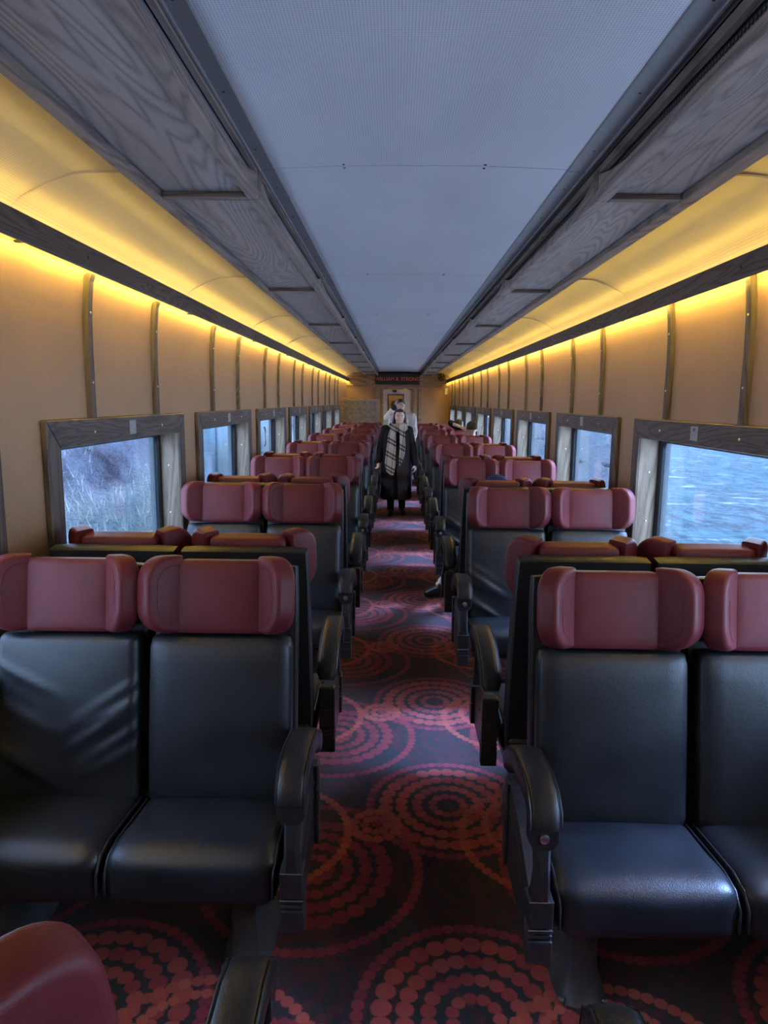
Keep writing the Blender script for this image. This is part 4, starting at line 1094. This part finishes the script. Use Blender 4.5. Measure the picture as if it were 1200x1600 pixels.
# ---- man close behind her
man = empty('person', (0.14, 13.65, 0)); tag(man, 'short haired man in light grey fleece close behind the woman in plaid scarf', 'person')
J = dict(head=(-0.035, -0.02, 1.655), neck=(-0.01, 0.01, 1.50), chest=(0.0, 0.02, 1.30), pelvis=(0.02, 0.02, 0.96),
         shl=(-0.185, 0.02, 1.42), shr=(0.185, 0.02, 1.42), ell=(-0.215, 0.0, 1.14), elr=(0.225, -0.04, 1.14), wrl=(-0.15, -0.18, 0.98), wrr=(0.18, -0.14, 0.92),
         hdl=(0.4, -0.6, -0.4), hdr=(0.0, -0.4, -1), thl=(0, 0, 1), thr=(-0.6, -0.8, 0),
         hipl=(-0.09, 0.02, 0.94), hipr=(0.12, 0.02, 0.94), knl=(-0.10, 0.08, 0.50), knr=(0.14, -0.02, 0.50), anl=(-0.08, 0.20, 0.09), anr=(0.155, 0.02, 0.085), tol=(-0.09, 0.05, 0.04), tor=(0.16, -0.13, 0.04))
figure(man, J, M['skin_b'], M['fleece'], M['trouser'], M['boot'], 0.009, False, 0.028, -0.05, 'short', fluffy=0.012, topname='fleece_jacket')
# ---- third person by the door, arm raised
thr_ = empty('person', (0.04, 15.6, 0)); tag(thr_, 'dark jacketed person with raised white cuffed arm behind the man in fleece', 'person')
J = dict(head=(0.08, 0.0, 1.60), neck=(0.08, 0.02, 1.45), chest=(0.08, 0.03, 1.25), pelvis=(0.08, 0.03, 0.93),
         shl=(-0.09, 0.02, 1.37), shr=(0.20, 0.02, 1.37), ell=(-0.20, -0.08, 1.40), elr=(0.25, 0.05, 1.10), wrl=(-0.05, -0.14, 1.62), wrr=(0.20, -0.10, 0.95),
         hdl=(0.35, -0.1, 0.9), hdr=(0, -0.4, -1), thl=(1, 0, -0.3), thr=(-0.6, -0.8, 0),
         hipl=(0.0, 0.03, 0.90), hipr=(0.17, 0.03, 0.90), knl=(0.0, 0.0, 0.48), knr=(0.18, 0.02, 0.48), anl=(0.0, 0.05, 0.085), anr=(0.18, 0.06, 0.085), tol=(-0.01, -0.10, 0.04), tor=(0.19, -0.09, 0.04))
R3, k3, V3 = figure(thr_, J, M['skin_b'], M['green_jacket'], M['trouser'], M['boot'], 0.011, False, 0.018, 0.0, 'short')
e, w_ = V3['ell'], V3['wrl']
MB().limb(e-(w_-e)*0.1, e+(w_-e)*0.62, 0.085, 0.062).build('cuff', M['white_cloth'], thr_, smooth=60)

# ---- seated passengers
def seated(loc, label, rotz, headz, topm, skinm, hat=None, legs=None, arms=None, voxel=0.012, sleeve=0.93):
    """local: faces -Y, hips at origin"""
    r = empty('person', loc, rotz); tag(r, label, 'person')
    hz = headz-0.115
    J = dict(head=(0, 0.045, hz), neck=(0, 0.07, hz-0.14), chest=(0, 0.08, hz-0.33), pelvis=(0, -0.02, 0.575),
             shl=(-0.16, 0.07, hz-0.22), shr=(0.16, 0.07, hz-0.22), ell=(-0.19, -0.02, hz-0.46), elr=(0.19, -0.02, hz-0.46), wrl=(-0.09, -0.22, 0.66), wrr=(0.09, -0.22, 0.66),
             hdl=(0.5, -0.8, -0.1), hdr=(-0.5, -0.8, -0.1), thl=(0, 0, 1), thr=(0, 0, 1),
             hipl=(-0.085, -0.03, 0.555), hipr=(0.085, -0.03, 0.555), knl=(-0.10, -0.43, 0.53), knr=(0.10, -0.43, 0.53), anl=(-0.10, -0.52, 0.09), anr=(0.10, -0.52, 0.09), tol=(-0.11, -0.67, 0.042), tor=(0.11, -0.67, 0.042))
    if legs: J.update(legs)
    if arms: J.update(arms)
    R, k, V = figure(r, J, skinm, topm, M['trouser'], M['boot'], voxel, False, 0.014, 0.0, None if hat else 'short', sleeve=sleeve)
    if hat:
        g = MB(); g.ball((0, 0.014, 0.045), (0.090, 0.108, 0.085), 18, 12, R); g.ball((0, 0.012, 0.012), (0.093, 0.110, 0.030), 18, 8, R)
        baked(g, 'knit_hat', M[hat], 0.009, r, 2)
    return r, V
# blue hat, legs stretched under the row opposite
pr, V = seated((0.72, 4.92, 0), 'seated person in a blue knit hat, third seat row right of aisle', PI, 1.215, M['green_jacket'], M['skin_a'], 'navy',
               dict(knr=(0.13, -0.44, 0.535), anr=(0.290, -1.05, 0.10), tor=(0.412, -1.075, 0.042), knl=(-0.02, -0.44, 0.53), anl=(0.15, -0.76, 0.09), tol=(0.22, -0.88, 0.042)))
for s in ('r',):
    a = V['an'+s]; kx = V['kn'+s]
    g = MB(); g.limb(a+Vector((0, 0, 0.03)), a+(kx-a)*0.30, 0.050, 0.066); baked(g, 'white_sock', M['white_cloth'], 0.010, pr, 2, disp=lambda c: c+Vector((noise.noise(c*40), 0, noise.noise(c*40+Vector((5, 0, 0)))))*0.008)
    MB().box(a.x+0.05, a.x+0.075, a.y-0.062, a.y-0.045, 0.062, 0.078).build('pale_shoe_tab', M['white_cloth'], pr)
seated((1.22, 11.15, 0), 'seated person in dark olive hat far back by the right windows', PI, 1.42, M['green_jacket'], M['skin_b'], 'olive')
seated((1.20, 13.23, 0), 'dark haired seated person with one bare arm over the seat top', PI, 1.40, M['coat'], M['skin_b'], None, None,
       dict(shl=(-0.16, 0.07, 1.14), shr=(0.16, 0.07, 1.08), ell=(0.16, 0.26, 1.335), wrl=(-0.02, 0.42, 1.27), hdl=(-0.6, 0.5, -0.5), thl=(0, 0, 1)), sleeve=0.12)
# ================================================================== OUTSIDE
def fbm(x, y, s, o=4):
    a = 0; k = 1.0
    for i in range(o): a += k*noise.noise(Vector((x*s, y*s, 3.7+i))); s *= 2.1; k *= 0.5
    return a
def ground_mat(name, grass, rock, rough=0.95, sc_=1.0, thr=0.5):
    m, nt, b = new_mat(name); t = NT(nt)
    tc = t.n('ShaderNodeTexCoord'); geo = t.n('ShaderNodeNewGeometry'); sp = t.n('ShaderNodeSeparateXYZ'); t.l(geo.outputs['Normal'], sp.inputs[0])
    v = tc.outputs['Object']
    big = t.noise(v, 0.5*sc_, 5, 0.6, 0.6); streak = t.noise(t.coord((2.5, 2.5, 1.0), rot=(0.5, 0.3, 0.4)), 5*sc_, 5, 0.65, 1.6); fine = t.noise(v, 22*sc_, 4, 0.7)
    gcol = t.ramp(t.math('MULTIPLY_ADD', streak, 0.6, t.math('MULTIPLY', fine, 0.4)), [(0.36, tuple(x*0.12 for x in grass)), (0.52, grass), (0.66, tuple(min(1, x*1.9) for x in grass))])
    rcol = t.ramp(t.math('MULTIPLY_ADD', big, 0.6, t.math('MULTIPLY', fine, 0.4)), [(0.36, tuple(x*0.12 for x in rock)), (0.5, rock), (0.66, tuple(min(1, x*2.0) for x in rock))])
    f = t.math('MULTIPLY_ADD', t.math('SUBTRACT', sp.outputs['Z'], 0.62), 2.6, t.math('MULTIPLY_ADD', big, 1.4, -0.35), clamp=True)
    t.l(t.mix(f, rcol, gcol), b.inputs['Base Color']); b.inputs['Roughness'].default_value = rough; b.inputs['Specular IOR Level'].default_value = 0.2
    t.bump(t.math('ADD', t.math('MULTIPLY', streak, 1.0), t.math('MULTIPLY', fine, 0.6)), 1.0, 0.30, b)
    return m
M['bank'] = ground_mat('dry_grass_and_rock', (0.50, 0.47, 0.40), (0.28, 0.25, 0.26))
M['shore'] = ground_mat('rocky_shore', (0.22, 0.21, 0.19), (0.20, 0.18, 0.18), 0.9, 0.8)
def grid(name, xs, ys_, fz, mat, label_kind='structure'):
    vs = [(x, y, fz(x, y)) for y in ys_ for x in xs]; n = len(xs)
    fs = [(j*n+i, j*n+i+1, (j+1)*n+i+1, (j+1)*n+i) for j in range(len(ys_)-1) for i in range(n-1)]
    o = MB().add(vs, fs).build(name, mat, None, smooth=180)
    o['kind'] = label_kind; return o
def smooth01(a, b, x):
    t = max(0, min(1, (x-a)/(b-a))); return t*t*(3-2*t)
def hL(x, y):
    d = -x
    z = -1.15 + 0.35*smooth01(2.2, 6, d) + 0.10*fbm(x, y, 0.6, 3)
    c = 6.9 + 0.9*fbm(0.0, y, 0.35, 2)
    cl = smooth01(c, c+2.6, d)
    z += cl*(3.4 + 1.6*fbm(x, y, 0.35, 4)) + max(0, d-c-2.6)*0.55
    z += cl*0.55*abs(fbm(x*1.2, y*0.9, 0.9, 4)) + 0.05*fbm(x, y, 3, 2)
    return z
def lin(a, b, n, p=1.0): return [a+(b-a)*(i/(n-1))**p for i in range(n)]
hill = grid('hillside', lin(-1.75, -34, 110, 1.6), lin(-6, 75, 190, 1.25), hL, M['bank'])
def hR(x, y):
    xb = max(3.2, y/2.85+0.4*fbm(0.0, y, 0.25, 2))
    z = -1.15 - 0.5*smooth01(2, 4, x) - 0.9*smooth01(xb*0.55, xb, x) - 1.6*smooth01(xb-0.4, xb+1.5, x)
    rk = abs(fbm(x, y, 0.55, 4))
    return z + 0.75*rk*smooth01(xb+1.0, xb-1.5, x) + 0.08*fbm(x, y, 2.2, 2)
shore = grid('river_bank', lin(1.85, 60, 130, 1.7), lin(-6, 150, 200, 1.5), hR, M['shore'])
def water():
    m, nt, b = new_mat('river_water'); t = NT(nt)
    v = t.coord((1.0, 0.55, 1.0)); w1 = t.noise(v, 0.9, 6, 0.7, 1.0); w2 = t.noise(v, 3.2, 5, 0.7, 0.8); foamn = t.noise(t.coord((0.16, 0.45, 1.0), rot=(0, 0, 0.35)), 1.5, 6, 0.66, 1.3)
    foam = t.math('MULTIPLY', t.math('MULTIPLY_ADD', t.math('SUBTRACT', foamn, 0.57), 11.0, 0.0, clamp=True), t.math('MULTIPLY_ADD', w2, 1.8, -0.2, clamp=True))
    tint = t.ramp(t.math('MULTIPLY_ADD', w1, 0.5, t.math('MULTIPLY', w2, 0.5)), [(0.42, (0.006, 0.018, 0.022)), (0.60, (0.080, 0.150, 0.150))])
    t.l(t.mix(foam, tint, (0.55, 0.58, 0.58)), b.inputs['Base Color'])
    t.l(t.math('MULTIPLY_ADD', foam, 0.4, 0.45), b.inputs['Roughness']); b.inputs['Specular IOR Level'].default_value = 0.12
    t.bump(t.math('ADD', t.math('MULTIPLY', w1, 1.0), t.math('MULTIPLY', w2, 0.45)), 1.0, 0.35, b)
    return m
M['water'] = water()
rv = MB().add([(2.5, -10, -3.35), (90, -10, -3.35), (90, 200, -3.35), (2.5, 200, -3.35)], [(0, 1, 2, 3)]).build('river', M['water']); rv['kind'] = 'structure'
far = grid('far_bank', lin(70, 120, 24), lin(-40, 220, 60), lambda x, y: -4 + 28*smooth01(70, 112, x) + 3*fbm(x, y, 0.06, 3), M['shore'])
# boulders along the near bank
rng = random.Random(11); bmeshes = []
for s in range(4):
    mb = MB().ball((0, 0, 0), (1.0, 0.8, 0.62), 14, 9); mb.v = [tuple(Vector(p)*(1+0.38*noise.noise(Vector(p)*1.3+Vector((s*5, 0, 0)))+0.14*noise.noise(Vector(p)*3.2))) for p in mb.v]
    bmeshes.append(mb.mesh('boulder', M['shore'], 25))
for i in range(40):
    y = 14+i*1.5; xb = y/2.85; x = (0.45+0.65*((i*0.382) % 1))*xb
    s = rng.uniform(0.25, 0.62)*(0.8+y/150)
    o = put('boulder', bmeshes[i % 4], None, (x, y, max(hR(x, y), -3.35)+s*0.12), rng.uniform(0, 6)); o.scale = (s, s, s)
    tag(o, 'rough grey boulder lying on the river bank outside', 'boulder', 'boulders on the river bank')
# dry grass on the left slope
g = MB(); rng = random.Random(5)
for i in range(9000):
    y = rng.uniform(0, 40)**1.0; d = rng.uniform(2.6, 9.5); x = -d
    if fbm(x, y, 0.5, 2) < -0.12 or (12.6 < y < 20.8 and 3.0 < d < 4.7): continue
    z = hL(x, y)
    hgt = rng.uniform(0.12, 0.42); a = rng.uniform(0, 6.28); w = rng.uniform(0.006, 0.014); lx, ly = rng.uniform(-0.25, 0.25), rng.uniform(-0.25, 0.25)
    g.add([(x-w*math.cos(a), y-w*math.sin(a), z-0.02), (x+w*math.cos(a), y+w*math.sin(a), z-0.02), (x+lx*hgt*2, y+ly*hgt*2, z+hgt)], [(0, 1, 2)])
M['straw'] = plain('pale_straw', (0.55, 0.50, 0.38), 0.8, 0, 0.2, 0.35, 3)
go = g.build('dry_grass', M['straw']); go['kind'] = 'stuff'; tag(go, 'pale dry grass growing on the slope left of the train', 'grass')
# pale trackside cabinet
M['pale_blue'] = plain('pale_blue_paint', (0.22, 0.28, 0.29), 0.5, 0.0, 0.5, 0.12, 3)
sh = empty('equipment_shed', (-3.85, 16.7, -1.1)); tag(sh, 'pale blue metal equipment shed with doors seen through the left windows', 'shed')
def sa(mb, n, m, **k): return child_world(mb.build(n, m, None, **k), sh)
sa(MB().box(-4.25, -3.45, 13.0, 20.4, -1.3, 1.75), 'shed_body', M['pale_blue'], bevel=0.02)
sa(MB().box(-4.33, -3.35, 12.9, 20.5, 1.75, 1.85), 'shed_roof', M['pale_blue'], bevel=0.02)
for y in (13.3, 14.7, 16.1, 17.5, 18.9): sa(MB().box(-3.45, -3.41, y, y+1.34, -0.85, 1.62), 'shed_door', M['pale_blue'], bevel=0.012)
for y in (14.64, 17.44, 18.86):
    for z in (-0.5, 0.4, 1.3): sa(MB().box(-3.40, -3.36, y-0.14, y+0.14, z-0.035, z+0.035), 'hinge', M['metal_black'])
sa(MB().tube([(-3.36, 17.8, 0.55), (-3.33, 17.8, 0.62), (-3.33, 17.8, 0.98), (-3.36, 17.8, 1.05)], 0.02), 'door_bar', M['metal_black'])
# bottle on a right hand sill
M['clear'] = M['glass']
bt = empty('water_bottle', (XR+0.045, 4.87, OZ0+0.003)); tag(bt, 'small clear water bottle standing on the second right window sill', 'bottle')
secs = [[(r*math.cos(2*PI*k/16), r*math.sin(2*PI*k/16), z) for k in range(16)] for r, z in ((0.028, 0), (0.031, 0.01), (0.031, 0.13), (0.026, 0.155), (0.013, 0.185), (0.012, 0.20))]
M['pet'] = plain('clear_plastic', (0.55, 0.62, 0.68), 0.12); M['pet'].node_tree.nodes['Principled BSDF'].inputs['Transmission Weight'].default_value = 0.85
MB().loft(secs).build('bottle_body', M['pet'], bt, smooth=50)
MB().loft([[(0.0145*math.cos(2*PI*k/12), 0.0145*math.sin(2*PI*k/12), z) for k in range(12)] for z in (0.198, 0.216)]).build('cap', M['white_cloth'], bt, smooth=40)
